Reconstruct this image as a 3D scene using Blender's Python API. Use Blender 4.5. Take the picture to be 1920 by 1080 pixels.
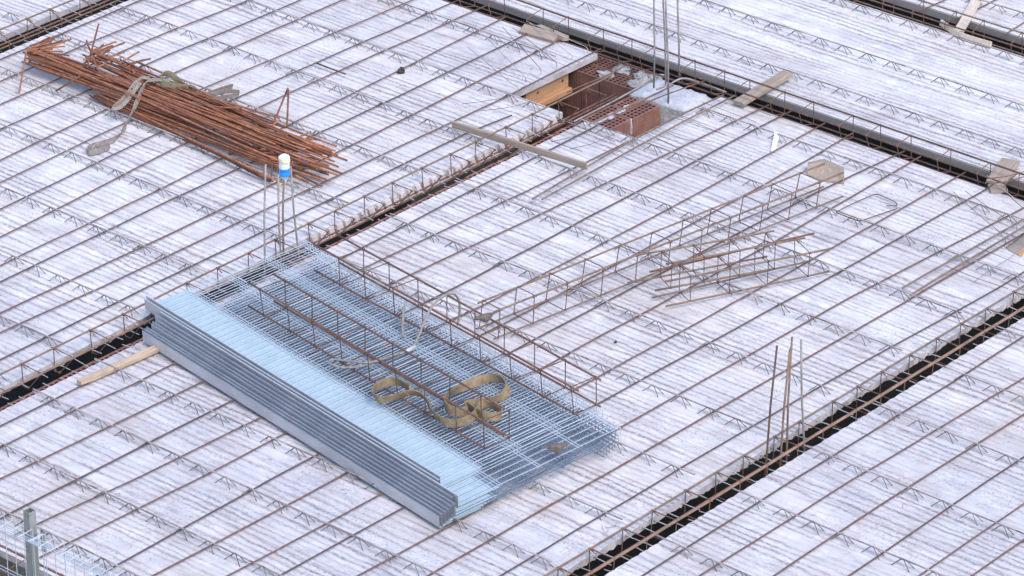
import bpy, math, random
from math import sin, cos, pi, radians
from mathutils import Vector, Matrix, noise

random.seed(11)
for o in list(bpy.data.objects):
    bpy.data.objects.remove(o)
S = bpy.context.scene
COL = S.collection

# ------------------------------------------------------------------ camera, sky, sun, exposure
# World: metres, x runs along the cross bars and the long gaps, y along the lattice girders, z = 0 is the slab top.
cam = bpy.data.cameras.new('camera')
cam.sensor_width = 36.0
cam.lens = 142.2988
cam.clip_start = 0.5
cam.clip_end = 400
camo = bpy.data.objects.new('camera', cam)
COL.objects.link(camo)
camo.matrix_world = Matrix(((0.656620, 0.347037, -0.669638, -16.272200), (-0.754216, 0.298769, -0.584718, -14.208653), (-0.002852, 0.888989, 0.457919, 11.127430), (0.000000, 0.000000, 0.000000, 1.000000)))
S.camera = camo

# Points of the place read off by surveying: W gives the point at height z on the sight line of the photograph's pixel (1920 x 1080),
# WY the point on the upright plane y = const, WV the point on the upright plane through two ground points.
_MW = camo.matrix_world.copy()
_CP = _MW.translation.copy()
_FPX = cam.lens / 36.0 * 1920


def _ray(px, py):
    return _MW.to_3x3() @ Vector(((px - 960) / _FPX, -(py - 540) / _FPX, -1.0))


def W(px, py, z=0.0):
    d = _ray(px, py)
    return tuple(_CP + d * ((z - _CP.z) / d.z))


W2 = W


def W3(px, py, z, qx, qy, z2):
    return tuple(Vector(W(qx, qy, z2)) - Vector(W(px, py, z)))


def WY(px, py, y):
    d = _ray(px, py)
    return tuple(_CP + d * ((y - _CP.y) / d.y))


def WV(px, py, a, b):
    a, b = Vector(a), Vector(b)
    n = (b - a).cross(Vector((0, 0, 1)))
    d = _ray(px, py)
    return tuple(_CP + d * ((a - _CP).dot(n) / d.dot(n)))


world = bpy.data.worlds.new('World')
S.world = world
world.use_nodes = True
nt = world.node_tree
for n in list(nt.nodes):
    nt.nodes.remove(n)
sky = nt.nodes.new('ShaderNodeTexSky')
sky.sky_type = 'NISHITA'
sky.sun_disc = False
SUN_EL, SUN_AZ = radians(52), radians(200)     # azimuth: direction the light comes from, clockwise from +y
sky.sun_elevation = SUN_EL
sky.sun_rotation = SUN_AZ
sky.dust_density = 1.5
bg = nt.nodes.new('ShaderNodeBackground')
bg.inputs['Strength'].default_value = 0.15
wo = nt.nodes.new('ShaderNodeOutputWorld')
nt.links.new(sky.outputs[0], bg.inputs[0])
nt.links.new(bg.outputs[0], wo.inputs[0])

sun = bpy.data.lights.new('sun', 'SUN')
sun.energy = 1.05
sun.angle = radians(30)
sun.color = (1.0, 0.95, 0.90)
suno = bpy.data.objects.new('sun', sun)
COL.objects.link(suno)
sd = Vector((sin(SUN_AZ) * cos(SUN_EL), cos(SUN_AZ) * cos(SUN_EL), sin(SUN_EL)))
suno.rotation_euler = sd.to_track_quat('Z', 'Y').to_euler()

S.view_settings.view_transform = 'Standard'
S.view_settings.look = 'None'
S.view_settings.exposure = 1.17
S.view_settings.gamma = 1.0
S.view_settings.use_curve_mapping = False
S.render.engine = 'CYCLES'


# ------------------------------------------------------------------ materials
def newmat(name):
    m = bpy.data.materials.new(name)
    m.use_nodes = True
    t = m.node_tree
    b = t.nodes['Principled BSDF']
    return m, t, b


def N(t, typ, **kw):
    n = t.nodes.new(typ)
    for k, v in kw.items():
        if k in n.inputs:
            n.inputs[k].default_value = v
        else:
            setattr(n, k, v)
    return n


def mapped(t, scale, loc=(0, 0, 0), rot=(0, 0, 0), coord='Object'):
    tc = N(t, 'ShaderNodeTexCoord')
    mp = N(t, 'ShaderNodeMapping')
    mp.inputs['Scale'].default_value = scale
    mp.inputs['Location'].default_value = loc
    mp.inputs['Rotation'].default_value = rot
    t.links.new(tc.outputs[coord], mp.inputs[0])
    return mp.outputs[0]


def noisetex(t, vec, scale, detail=3, rough=0.5, dist=0.0):
    n = N(t, 'ShaderNodeTexNoise')
    n.inputs['Scale'].default_value = scale
    n.inputs['Detail'].default_value = detail
    n.inputs['Roughness'].default_value = rough
    n.inputs['Distortion'].default_value = dist
    t.links.new(vec, n.inputs['Vector'])
    return n.outputs['Fac']


def ramp(t, fac, stops, interp='LINEAR'):
    r = N(t, 'ShaderNodeValToRGB')
    r.color_ramp.interpolation = interp
    el = r.color_ramp.elements
    while len(el) < len(stops):
        el.new(0.5)
    for e, (p, c) in zip(el, stops):
        e.position = p
        e.color = (c[0], c[1], c[2], 1) if not isinstance(c, (int, float)) else (c, c, c, 1)
    t.links.new(fac, r.inputs[0])
    return r.outputs[0]


def mth(t, op, a, b=None, clamp=False):
    n = N(t, 'ShaderNodeMath', operation=op, use_clamp=clamp)
    for i, v in enumerate((a, b)):
        if v is None:
            continue
        if isinstance(v, (int, float)):
            n.inputs[i].default_value = v
        else:
            t.links.new(v, n.inputs[i])
    return n.outputs[0]


def mix(t, fac, a, b, mode='MIX'):
    n = N(t, 'ShaderNodeMix', data_type='RGBA', blend_type=mode)
    for i, v in ((0, fac), (6, a), (7, b)):
        if isinstance(v, (int, float)):
            n.inputs[i].default_value = v
        elif isinstance(v, tuple):
            n.inputs[i].default_value = (v[0], v[1], v[2], 1)
        else:
            t.links.new(v, n.inputs[i])
    return n.outputs[2]


def bump(t, b, h, strength, dist):
    n = N(t, 'ShaderNodeBump')
    n.inputs['Strength'].default_value = strength
    n.inputs['Distance'].default_value = dist
    t.links.new(h, n.inputs['Height'])
    t.links.new(n.outputs[0], b.inputs['Normal'])


def mat_slab():
    """Raked precast concrete: wavering, broken rake lines along y with dirt in them, smooth stretches, pits and pale rust stains."""
    m, t, b = newmat('raked_concrete')
    tc = N(t, 'ShaderNodeTexCoord')
    sep = N(t, 'ShaderNodeSeparateXYZ')
    t.links.new(tc.outputs['Object'], sep.inputs[0])
    x, y = sep.outputs[0], sep.outputs[1]
    v_long = mapped(t, (1, .10, 1))
    warp = noisetex(t, v_long, 2.2, 3)                   # slow sideways drift of the rake
    wob = noisetex(t, mapped(t, (1, .40, 1)), 15, 4, .65)   # small wobble of each line
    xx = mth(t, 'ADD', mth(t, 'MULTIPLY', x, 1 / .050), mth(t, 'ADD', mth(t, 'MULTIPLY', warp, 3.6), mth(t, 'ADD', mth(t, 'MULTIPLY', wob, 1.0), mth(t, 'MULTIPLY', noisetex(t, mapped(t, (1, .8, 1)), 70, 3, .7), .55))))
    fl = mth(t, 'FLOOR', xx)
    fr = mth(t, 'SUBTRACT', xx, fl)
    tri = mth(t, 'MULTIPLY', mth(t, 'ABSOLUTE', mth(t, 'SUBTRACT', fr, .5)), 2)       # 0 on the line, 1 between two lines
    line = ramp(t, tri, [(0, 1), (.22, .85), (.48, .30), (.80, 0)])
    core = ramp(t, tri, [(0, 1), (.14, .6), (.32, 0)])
    cmb = N(t, 'ShaderNodeCombineXYZ')
    t.links.new(fl, cmb.inputs[0])
    t.links.new(mth(t, 'MULTIPLY', y, .30), cmb.inputs[1])
    per = noisetex(t, cmb.outputs[0], 1.7, 3, .6)        # each line strong, faint or missing along its length
    per = ramp(t, per, [(.34, .05), (.46, .6), (.58, 1)])
    fine = noisetex(t, mapped(t, (1, .5, 1)), 60, 4, .7)
    brk = ramp(t, fine, [(.32, .25), (.58, 1)])
    dens = ramp(t, noisetex(t, mapped(t, (1, .16, 1), (2, 5, 0)), 4.2, 3, .55), [(.36, .10), (.47, .55), (.58, 1)])
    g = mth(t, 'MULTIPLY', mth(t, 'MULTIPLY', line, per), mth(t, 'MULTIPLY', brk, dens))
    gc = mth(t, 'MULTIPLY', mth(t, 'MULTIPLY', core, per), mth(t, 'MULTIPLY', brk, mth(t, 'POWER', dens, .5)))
    # thin iso-lines of a stretched noise: tear marks that do not follow the spacing
    st = noisetex(t, mapped(t, (1, .07, 1)), 15, 4, .65)
    tear = ramp(t, mth(t, 'ABSOLUTE', mth(t, 'SUBTRACT', st, .5)), [(0, 1), (.012, .6), (.035, 0)])
    tear = mth(t, 'MULTIPLY', tear, ramp(t, noisetex(t, mapped(t, (1, .4, 1)), 7, 3), [(.44, 0), (.6, .9)]))
    # pits and crumbs
    pit = ramp(t, noisetex(t, mapped(t, (1, .8, 1)), 62, 4, .78), [(.555, 0), (.62, 1)])
    pit = mth(t, 'MULTIPLY', pit, ramp(t, noisetex(t, mapped(t, (1, .45, 1)), 3.6, 3), [(.46, .10), (.62, 1)]))
    base_n = noisetex(t, mapped(t, (1, .45, 1)), 5, 5, .6)
    base = ramp(t, base_n, [(.28, (.50, .475, .495)), (.48, (.60, .575, .59)), (.70, (.69, .665, .68))])
    damp = ramp(t, noisetex(t, mapped(t, (1, .8, 1), (11, 3, 0)), 2.6, 5, .62), [(.55, 0), (.70, .5)])
    base = mix(t, damp, base, (.44, .415, .435))
    frost = ramp(t, noisetex(t, mapped(t, (1, .6, 1), (4, 9, 0)), 11, 6, .72), [(.50, 0), (.64, .8)])
    base = mix(t, frost, base, (.74, .72, .735))
    stain = ramp(t, noisetex(t, mapped(t, (1, .6, 1), (3, 7, 0)), 1.9, 4, .6), [(.52, 0), (.72, .55)])
    base = mix(t, stain, base, (.52, .44, .385))
    grit = ramp(t, noisetex(t, mapped(t, (1, 1, 1)), 240, 2, .6), [(.35, .80), (.6, 1.0)])
    base = mix(t, 1.0, base, grit, 'MULTIPLY')
    dirt_shade = ramp(t, noisetex(t, mapped(t, (1, .3, 1)), 4, 2), [(.35, (.155, .130, .150)), (.65, (.195, .145, .145))])
    c1 = mix(t, mth(t, 'MULTIPLY', g, .80), base, dirt_shade)  # wide soft bands paint groove shade into the colour along with dirt
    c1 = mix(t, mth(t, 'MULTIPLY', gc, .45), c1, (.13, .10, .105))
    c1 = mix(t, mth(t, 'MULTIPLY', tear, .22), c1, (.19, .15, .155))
    c1 = mix(t, mth(t, 'MULTIPLY', pit, .7), c1, (.15, .11, .11))
    # rust that washed off the cross bars: pale brown smears
    rs = noisetex(t, mapped(t, (.35, 2.0, 1)), 7, 4, .65)
    c1 = mix(t, ramp(t, rs, [(.58, 0), (.72, .38)]), c1, (.42, .27, .19))
    oi = N(t, 'ShaderNodeObjectInfo')
    tone = ramp(t, oi.outputs['Random'], [(0, (.90, .905, .925)), (.5, (1.0, .985, .975)), (1, (1.06, 1.06, 1.06))])
    c1 = mix(t, 1.0, c1, tone, 'MULTIPLY')
    t.links.new(c1, b.inputs['Base Color'])
    b.inputs['Roughness'].default_value = .88
    h = mth(t, 'SUBTRACT', mth(t, 'MULTIPLY', fine, .35), mth(t, 'ADD', g, mth(t, 'MULTIPLY', tear, .7)))
    bump(t, b, h, .7, .006)
    return m


def mat_noise(name, c0, c1, scale=8, rough=.8, metal=0.0, stretch=(1, 1, 1), bs=.3, bd=.003, spots=None, detail=5):
    m, t, b = newmat(name)
    n = noisetex(t, mapped(t, stretch), scale, detail, .65)
    c = ramp(t, n, [(.32, c0), (.68, c1)])
    if spots:
        sc, sf, thr = spots
        s = ramp(t, noisetex(t, mapped(t, (1, 1, 1), (5, 2, 1)), sf, 4, .7), [(thr, 0), (thr + .1, 1)])
        c = mix(t, s, c, sc)
    t.links.new(c, b.inputs['Base Color'])
    b.inputs['Roughness'].default_value = rough
    b.inputs['Metallic'].default_value = metal
    if bs:
        bump(t, b, noisetex(t, mapped(t, stretch), scale * 3, 3, .6), bs, bd)
    return m


def mat_wood(name, c0, c1, axis, knots=True):
    m, t, b = newmat(name)
    st = [14, 14, 14]
    st[axis] = 1.2
    v = mapped(t, tuple(st))
    n = noisetex(t, v, 3.0, 6, .65, .6)
    c = ramp(t, n, [(.3, c0), (.5, tuple((p + q) / 2 for p, q in zip(c0, c1))), (.7, c1)])
    st2 = [40, 40, 40]
    st2[axis] = 2.0
    g = noisetex(t, mapped(t, tuple(st2)), 3.0, 3, .7)
    c = mix(t, ramp(t, g, [(.45, 0), (.7, .5)]), c, tuple(p * .55 for p in c0))
    blot = ramp(t, noisetex(t, mapped(t, (1, 1, 1)), 9, 4, .6), [(.55, 0), (.72, .45)])
    c = mix(t, blot, c, (.27, .24, .21))
    t.links.new(c, b.inputs['Base Color'])
    b.inputs['Roughness'].default_value = .8
    bump(t, b, g, .35, .002)
    return m


M = {}
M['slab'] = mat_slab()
M['slab_side'] = mat_noise('slab_side_concrete', (.33, .285, .28), (.50, .45, .445), 9, .9, bs=.5, bd=.004, spots=((.20, .165, .16), 22, .60))
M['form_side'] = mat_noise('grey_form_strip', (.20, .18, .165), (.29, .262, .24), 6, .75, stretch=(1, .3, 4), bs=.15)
M['under'] = mat_noise('dark_dusty_concrete', (.05, .048, .046), (.09, .085, .08), 4, .95)  # near-black colour stands for the darkness of the storey below
M['mortar'] = mat_noise('grey_mortar', (.22, .21, .205), (.40, .385, .38), 16, .95, bs=.9, bd=.012, spots=((.18, .16, .155), 40, .58))
M['mortar_white'] = mat_noise('pale_mortar', (.40, .40, .44), (.54, .54, .58), 12, .95, bs=.9, bd=.012, spots=((.25, .23, .23), 55, .60))
M['rust'] = mat_noise('rusty_bar', (.085, .046, .038), (.20, .100, .070), 26, .85, stretch=(1, 1, 1), bs=.2, spots=((.31, .15, .085), 13, .62))
M['rust_thick'] = mat_noise('thick_rusty_bar', (.15, .085, .060), (.29, .185, .135), 9, .8, bs=.2, spots=((.26, .12, .065), 6, .55))
M['rust_dark'] = mat_noise('dark_rusty_bar', (.060, .038, .034), (.135, .075, .058), 22, .82, bs=.2, spots=((.26, .13, .08), 9, .62))
M['rust_bright'] = mat_noise('orange_rusty_bar', (.17, .062, .032), (.40, .160, .080), 20, .85, bs=.25, spots=((.10, .045, .03), 12, .62))
M['rust_deep'] = mat_noise('brown_rusty_bar', (.10, .038, .024), (.25, .095, .050), 17, .85, bs=.25, spots=((.075, .032, .022), 10, .60))
M['steel_brown'] = mat_noise('weathered_bar', (.125, .085, .062), (.255, .175, .125), 15, .65, .15, bs=.2, spots=((.26, .13, .07), 8, .56))
M['steel_grey'] = mat_noise('dusty_grey_bar', (.17, .155, .145), (.34, .31, .29), 18, .62, .15, bs=.2, spots=((.24, .15, .10), 10, .60))
M['girder'] = mat_noise('splashed_girder_wire', (.15, .12, .115), (.42, .385, .385), 4.5, .85, stretch=(1, 1, 1), bs=.3, spots=((.13, .09, .075), 8, .55))
M['brace'] = mat_noise('dark_girder_wire', (.055, .045, .043), (.22, .19, .18), 3.2, .75, bs=.1)
M['strand'] = mat_noise('pale_wire_end', (.28, .26, .26), (.46, .44, .44), 14, .75, bs=.2)
M['galv'] = mat_noise('galvanised_wire', (.47, .53, .59), (.62, .69, .76), 30, .42, .40, bs=0)
M['galv_dull'] = mat_noise('dull_galvanised_wire', (.15, .195, .26), (.27, .335, .42), 24, .45, .45, bs=0)  # darker copy for the lower panels, painting in the shade inside the stack
M['galv_plate'] = mat_noise('galvanised_plate', (.35, .44, .49), (.44, .54, .59), 7, .6, .2, bs=.05, spots=((.40, .47, .52), 34, .66))
M['galv_flange'] = mat_noise('zinc_flange', (.38, .37, .39), (.50, .49, .51), 11, .6, .20, stretch=(1, .4, 1), bs=.1, spots=((.58, .59, .62), 30, .60))
M['brick'] = mat_noise('fired_clay', (.19, .088, .070), (.32, .160, .128), 12, .9, bs=.3, spots=((.50, .38, .34), 28, .66))
M['brick_dark'] = mat_noise('dark_fired_clay', (.13, .060, .048), (.21, .095, .072), 10, .92, bs=.3, spots=((.36, .27, .24), 30, .66))  # darker copy of the clay, shade of the opening put into its colour
M['brick_hole'] = mat_noise('clay_inside_holes', (.07, .030, .024), (.11, .045, .034), 10, .95, bs=0)  # clay darkened in colour for the shade inside the holes
M['wood_y'] = mat_wood('sawn_timber', (.34, .23, .15), (.52, .385, .27), 1)
M['wood_x'] = mat_wood('sawn_timber_long', (.38, .265, .18), (.56, .43, .315), 0)
M['wood_old'] = mat_wood('weathered_timber', (.25, .185, .14), (.41, .325, .26), 0)
M['wood_pale'] = mat_wood('pale_batten', (.50, .40, .32), (.68, .58, .48), 0)
M['wood_orange'] = mat_wood('varnished_form_beam', (.40, .205, .10), (.56, .32, .175), 0)
M['strap_grey'] = mat_noise('grey_webbing', (.17, .14, .12), (.29, .245, .21), 40, .95, bs=.4, bd=.002, spots=((.40, .36, .33), 12, .60))
M['strap_olive'] = mat_noise('olive_webbing', (.16, .15, .095), (.27, .245, .15), 30, .95, bs=.4, bd=.002)
M['strap_tan'] = mat_noise('tan_webbing', (.165, .12, .072), (.29, .215, .13), 26, .95, bs=.4, bd=.002, spots=((.36, .21, .13), 7, .58))
M['rope'] = mat_noise('wire_rope', (.20, .18, .165), (.36, .33, .30), 60, .6, .3, bs=.5, bd=.003, stretch=(1, 1, 3))
M['rock'] = mat_noise('dark_lump', (.02, .018, .017), (.06, .05, .048), 30, .9, bs=.8, bd=.01)
M['crumb'] = mat_noise('dark_crumbs', (.10, .08, .08), (.24, .19, .18), 9, .95, bs=0)
M['paper'] = mat_noise('white_tag', (.74, .74, .74), (.82, .82, .82), 20, .7, bs=.1)
M['blue'] = mat_noise('blue_plastic', (.01, .20, .62), (.02, .27, .75), 20, .3, bs=0)
M['clear'] = mat_noise('cloudy_plastic', (.50, .52, .58), (.66, .68, .74), 20, .25, bs=0)
M['foam'] = mat_noise('yellow_foam', (.70, .50, .24), (.80, .68, .44), 14, .8, bs=.5, bd=.006)
M['foam_white'] = mat_noise('white_foam', (.72, .72, .74), (.85, .85, .86), 20, .8, bs=.5, bd=.006)
M['feather'] = mat_noise('grey_brown_feathers', (.085, .070, .062), (.17, .14, .12), 60, .95, bs=.3)
M['feather_pale'] = mat_noise('pale_belly_feathers', (.20, .165, .145), (.30, .255, .23), 60, .95, bs=.3)
M['beak'] = mat_noise('dark_beak', (.05, .045, .04), (.08, .07, .06), 40, .5, bs=0)
M['post'] = mat_noise('galvanised_post', (.22, .23, .22), (.42, .43, .41), 9, .5, .5, stretch=(1, 1, .3), bs=.15, spots=((.16, .16, .155), 18, .56))
M['ink'] = mat_noise('dark_ink', (.05, .05, .06), (.07, .07, .08), 20, .8, bs=0)


# ------------------------------------------------------------------ mesh helpers
class MB:
    def __init__(s):
        s.v, s.f, s.m = [], [], []
        s.cur = 0

    def quad(s, *ids):
        s.f.append(ids)
        s.m.append(s.cur)

    def add(s, verts, faces):
        b = len(s.v)
        s.v += [tuple(v) for v in verts]
        for f in faces:
            s.f.append(tuple(b + i for i in f))
            s.m.append(s.cur)

    def box(s, x0, x1, y0, y1, z0, z1, jit=0.0):
        p = [(x, y, z) for z in (z0, z1) for y in (y0, y1) for x in (x0, x1)]
        if jit:
            p = [(a + random.uniform(-jit, jit), b + random.uniform(-jit, jit), c + random.uniform(-jit, jit)) for a, b, c in p]
        s.add(p, [(0, 2, 3, 1), (4, 5, 7, 6), (0, 1, 5, 4), (2, 6, 7, 3), (0, 4, 6, 2), (1, 3, 7, 5)])

    def tube(s, pts, r, n=6, caps=True):
        pts = [Vector(p) for p in pts]
        k = len(pts)
        rad = r if isinstance(r, (list, tuple)) else [r] * k
        up = None
        b = len(s.v)
        for i, p in enumerate(pts):
            if i == 0:
                d = pts[1] - p
            elif i == k - 1:
                d = p - pts[i - 1]
            else:
                d = (pts[i + 1] - p).normalized() + (p - pts[i - 1]).normalized()
            if d.length < 1e-9:
                d = Vector((0, 0, 1))
            d.normalize()
            if up is None:
                up = d.orthogonal().normalized()
            else:
                up = up - d * up.dot(d)
                if up.length < 1e-4:
                    up = d.orthogonal()
                up.normalize()
            sd_ = d.cross(up)
            for j in range(n):
                a = 2 * pi * j / n
                q = p + (up * cos(a) + sd_ * sin(a)) * rad[i]
                s.v.append(tuple(q))
        for i in range(k - 1):
            for j in range(n):
                a0, a1 = b + i * n + j, b + i * n + (j + 1) % n
                s.f.append((a0, a1, a1 + n, a0 + n))
                s.m.append(s.cur)
        if caps:
            s.f.append(tuple(b + j for j in reversed(range(n))))
            s.m.append(s.cur)
            s.f.append(tuple(b + (k - 1) * n + j for j in range(n)))
            s.m.append(s.cur)

    def lump(s, c, rx, ry, rz, seed=0, rough=.25, seg=9, rings=6):
        c = Vector(c)
        b = len(s.v)
        vs = []
        for i in range(rings + 1):
            th = pi * i / rings
            for j in range(seg):
                ph = 2 * pi * j / seg
                d = Vector((sin(th) * cos(ph), sin(th) * sin(ph), cos(th)))
                k = 1 + rough * noise.noise(d * 1.9 + Vector((seed * 3.7, seed, 0))) * 1.6
                vs.append((c.x + d.x * rx * k, c.y + d.y * ry * k, c.z + d.z * rz * k))
        fs = []
        for i in range(rings):
            for j in range(seg):
                a, a2 = i * seg + j, i * seg + (j + 1) % seg
                fs.append((a, a + seg, a2 + seg, a2))
        s.add(vs, fs)

    def ribbon(s, pts, width_dir, w, th=.003, twist=None):
        """Flat strap along pts; width_dir a vector or a list of vectors."""
        pts = [Vector(p) for p in pts]
        k = len(pts)
        b = len(s.v)
        for i, p in enumerate(pts):
            wd = Vector(width_dir[i]) if isinstance(width_dir, list) else Vector(width_dir)
            d = (pts[min(i + 1, k - 1)] - pts[max(i - 1, 0)]).normalized()
            wd = (wd - d * wd.dot(d))
            if wd.length < 1e-4:
                wd = d.orthogonal()
            wd.normalize()
            nn = d.cross(wd) * th / 2
            for q in (p - wd * w / 2 - nn, p + wd * w / 2 - nn, p + wd * w / 2 + nn, p - wd * w / 2 + nn):
                s.v.append(tuple(q))
        for i in range(k - 1):
            for j in range(4):
                a0, a1 = b + i * 4 + j, b + i * 4 + (j + 1) % 4
                s.f.append((a0, a1, a1 + 4, a0 + 4))
                s.m.append(s.cur)
        s.f.append((b + 3, b + 2, b + 1, b))
        s.m.append(s.cur)
        e = b + (k - 1) * 4
        s.f.append((e, e + 1, e + 2, e + 3))
        s.m.append(s.cur)

    def mesh(s, name, mats, smooth=False):
        me = bpy.data.meshes.new(name)
        me.from_pydata(s.v, [], s.f)
        for m in (mats if isinstance(mats, (list, tuple)) else [mats]):
            me.materials.append(m)
        if any(s.m):
            me.polygons.foreach_set('material_index', s.m)
        if smooth:
            me.polygons.foreach_set('use_smooth', [True] * len(me.polygons))
        me.update()
        return me

    def obj(s, name, mats, parent=None, smooth=False):
        return link(name, s.mesh(name, mats, smooth), parent)


def link(name, data, parent=None, loc=None, rz=None):
    o = bpy.data.objects.new(name, data)
    COL.objects.link(o)
    if parent is not None:
        o.parent = parent
    if loc is not None:
        o.location = loc
    if rz is not None:
        o.rotation_euler = (0, 0, rz)
    return o


def tag(o, label=None, cat=None, group=None, kind=None):
    if label: o['label'] = label
    if cat: o['category'] = cat
    if group: o['group'] = group
    if kind: o['kind'] = kind
    return o


def empty(name, loc=(0, 0, 0), rz=0):
    o = link(name, None, None, loc, rz)
    o.empty_display_size = .1
    return o


def catmull(pts, n=6):
    pts = [Vector(p) for p in pts]
    P_ = [pts[0] * 2 - pts[1]] + pts + [pts[-1] * 2 - pts[-2]]
    out = []
    for i in range(1, len(P_) - 2):
        a, b, c, d = P_[i - 1:i + 3]
        for j in range(n):
            t = j / n
            out.append(.5 * ((2 * b) + (c - a) * t + (2 * a - 5 * b + 4 * c - d) * t * t + (3 * b - a - 3 * c + d) * t ** 3))
    out.append(pts[-1])
    return out


def rounded(pts, r=.012, n=3):
    """Polyline with its corners rounded, as bent bars are."""
    pts = [Vector(p) for p in pts]
    out = [pts[0]]
    for i in range(1, len(pts) - 1):
        a, b, c = pts[i - 1], pts[i], pts[i + 1]
        l1, l2 = (a - b).length, (c - b).length
        k = min(r, l1 * .45, l2 * .45)
        p, q = b + (a - b).normalized() * k, b + (c - b).normalized() * k
        for j in range(n + 1):
            t = j / n
            out.append(p * (1 - t) ** 2 + b * 2 * t * (1 - t) + q * t * t)
    out.append(pts[-1])
    return out


def lerp(a, b, t):
    return tuple(p + (q - p) * t for p, q in zip(a, b))


ORD = ['first', 'second', 'third', 'fourth', 'fifth', 'sixth', 'seventh', 'eighth', 'ninth', 'tenth', 'eleventh', 'twelfth', 'thirteenth',
       'fourteenth', 'fifteenth', 'sixteenth', 'seventeenth', 'eighteenth', 'nineteenth', 'twentieth', 'twenty-first', 'twenty-second', 'twenty-third', 'twenty-fourth']

# ------------------------------------------------------------------ the storey below and the slab bays
mb = MB()
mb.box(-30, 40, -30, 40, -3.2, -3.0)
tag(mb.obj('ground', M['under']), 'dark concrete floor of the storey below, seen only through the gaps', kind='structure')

TH = .044     # thickness of a precast plank


def scallop(x, amp, per, ph):
    u = (x / per + ph) % 1.0
    return amp * (abs(sin(pi * u)) - .6)


def plank_mesh(x0, x1, y0, y1, e0=('rag', .006), e1=('scal', .010), step=.0125):
    """One precast plank. e0 / e1: how the near (y0) and far (y1) ends look: plain, ragged or scalloped."""
    mb = MB()
    n = max(2, int(round((x1 - x0) / step)))
    ph = random.random()
    rows = []
    for i in range(n + 1):
        x = x0 + (x1 - x0) * i / n

        def off(e, sgn, salt):
            k, a = e
            v = 0
            if k == 'rag':
                v = a * (noise.noise(Vector((x * 9, salt, 0))) * 1.4 + noise.noise(Vector((x * 45, salt, 3))))
            elif k == 'scal':
                v = scallop(x, a, .085, ph + .8 * noise.noise(Vector((x * 1.2, salt, 5)))) + a * .6 * noise.noise(Vector((x * 38, salt, 1)))
            return v * sgn
        ya = y0 + off(e0, 1, 1.3)
        yb = y1 + off(e1, 1, 7.1)
        yal = y0 + off(e0, 1, 2.2) * .8
        ybl = yb - .002
        zb0 = -TH + .004 + (0 if e0[0] == 'plain' else .014 * noise.noise(Vector((x * 22, y0, 2))) + .010 * noise.noise(Vector((x * 60, y0, 8))))
        zb1 = -TH
        b = len(mb.v)
        mb.v += [(x, ya, 0), (x, yb, 0), (x, ybl, zb1), (x, yal, zb0)]
        rows.append(b)
    for a, b in zip(rows, rows[1:]):
        mb.cur = 0
        mb.quad(a, b, b + 1, a + 1)
        mb.cur = 1
        mb.quad(a + 1, b + 1, b + 2, a + 2)
        mb.quad(a + 2, b + 2, b + 3, a + 3)
        mb.quad(a + 3, b + 3, b, a)
    mb.cur = 1
    a, b = rows[0], rows[-1]
    mb.quad(a, a + 1, a + 2, a + 3)
    mb.quad(b, b + 3, b + 2, b + 1)
    return mb


def girder(parent, x, ya, yb, node, name='lattice_girder', raise_=0.0):
    """Lattice girder cast into a plank: only its top wire and the upper part of the bent braces stand out of the concrete."""
    mb = MB()
    zt = .046 + raise_
    L = yb - ya
    k = max(3, int(L / .25))
    mb.cur = 0
    pts = [(x + .002 * noise.noise(Vector((x * 3, (ya + L * i / k) * 2.1, 0))), ya + L * i / k, zt + .0035 * noise.noise(Vector((x * 7, (ya + L * i / k) * 1.7, 4)))) for i in range(k + 1)]
    mb.tube(pts, .0046, 6)
    mb.cur = 1
    n0 = math.ceil((ya + .02 - node) / .2)
    y = node + n0 * .2
    while y < yb - .01:
        j = random.uniform(-.004, .004)
        for sx in (-1, 1):
            w = .026 + random.uniform(-.003, .003)
            pts = [(x + sx * w, y + .062 + j, -.004), (x + sx * .006, y + .012 + j, zt - .003), (x + sx * .004, y + j, zt + .001), (x + sx * .006, y - .012 + j, zt - .003), (x + sx * w, y - .062 + j, -.004)]
            mb.tube(pts, .0025, 5)
        y += .2
    o = mb.obj(name, [M['girder'], M['brace']], parent)
    return o


def strand_ends(parent, x0, x1, y, dy, step=.13):
    mb = MB()
    x = x0 + random.uniform(.02, .1)
    while x < x1 - .02:
        l = dy * random.uniform(.75, 1.1)
        z = -.018 + random.uniform(-.006, .006)
        mb.tube([(x, y - dy * .08, z), (x + random.uniform(-.004, .004), y + l, z + random.uniform(-.012, .008))], .0030, 5)
        if random.random() < .45:
            mb.lump((x, y + dy * .05, z + .004), .008, .014, .007, x, .3, 6, 4)
        x += step * random.uniform(.55, 1.5)
    if mb.v:
        mb.obj('wire_end', M['strand'], parent)


Y_A, Y_B = 1.400, 1.196       # gap 1: far bay ends at Y_A, middle bay at Y_B
Y_C, Y_D = -2.357, -2.545     # gap 2
Y_E, Y_F = 4.900, 5.115       # gap 0
X_A, X_B = 2.985, 3.215       # right gap
X_C, X_D = 4.825, 5.085       # far right gap
XL = -4.085                   # left edge of the deck

PX = [-6.98, -5.74, XL, -3.09, -2.02, -.78, .48, 1.72, 2.12, X_A]
GX = {-3.84: .333, -3.346: .633, -2.80: 1.047, -2.315: .376, -1.73: -1.71, -1.10: -1.729, -.457: -.469, .166: 1.017, .812: .601, 1.42: .17, 2.035: .17, 2.69: .472}
GX_UL = {-3.84: .2, -3.346: .3, -2.80: .1, -2.307: 1.793, -1.723: 1.718, -1.11: 3.035, -.475: 3.715, .14: 4.381, .785: 4.553, 1.385: 4.132, 2.026: 4.192, 2.69: 3.307}
GX_RR = {-2.315: .0, -1.74: -2.91, -1.08: -2.684, -.446: -2.68, .194: -2.658, .808: -2.937, 1.42: -2.8, 2.035: -2.75, 2.69: -2.7}


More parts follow.
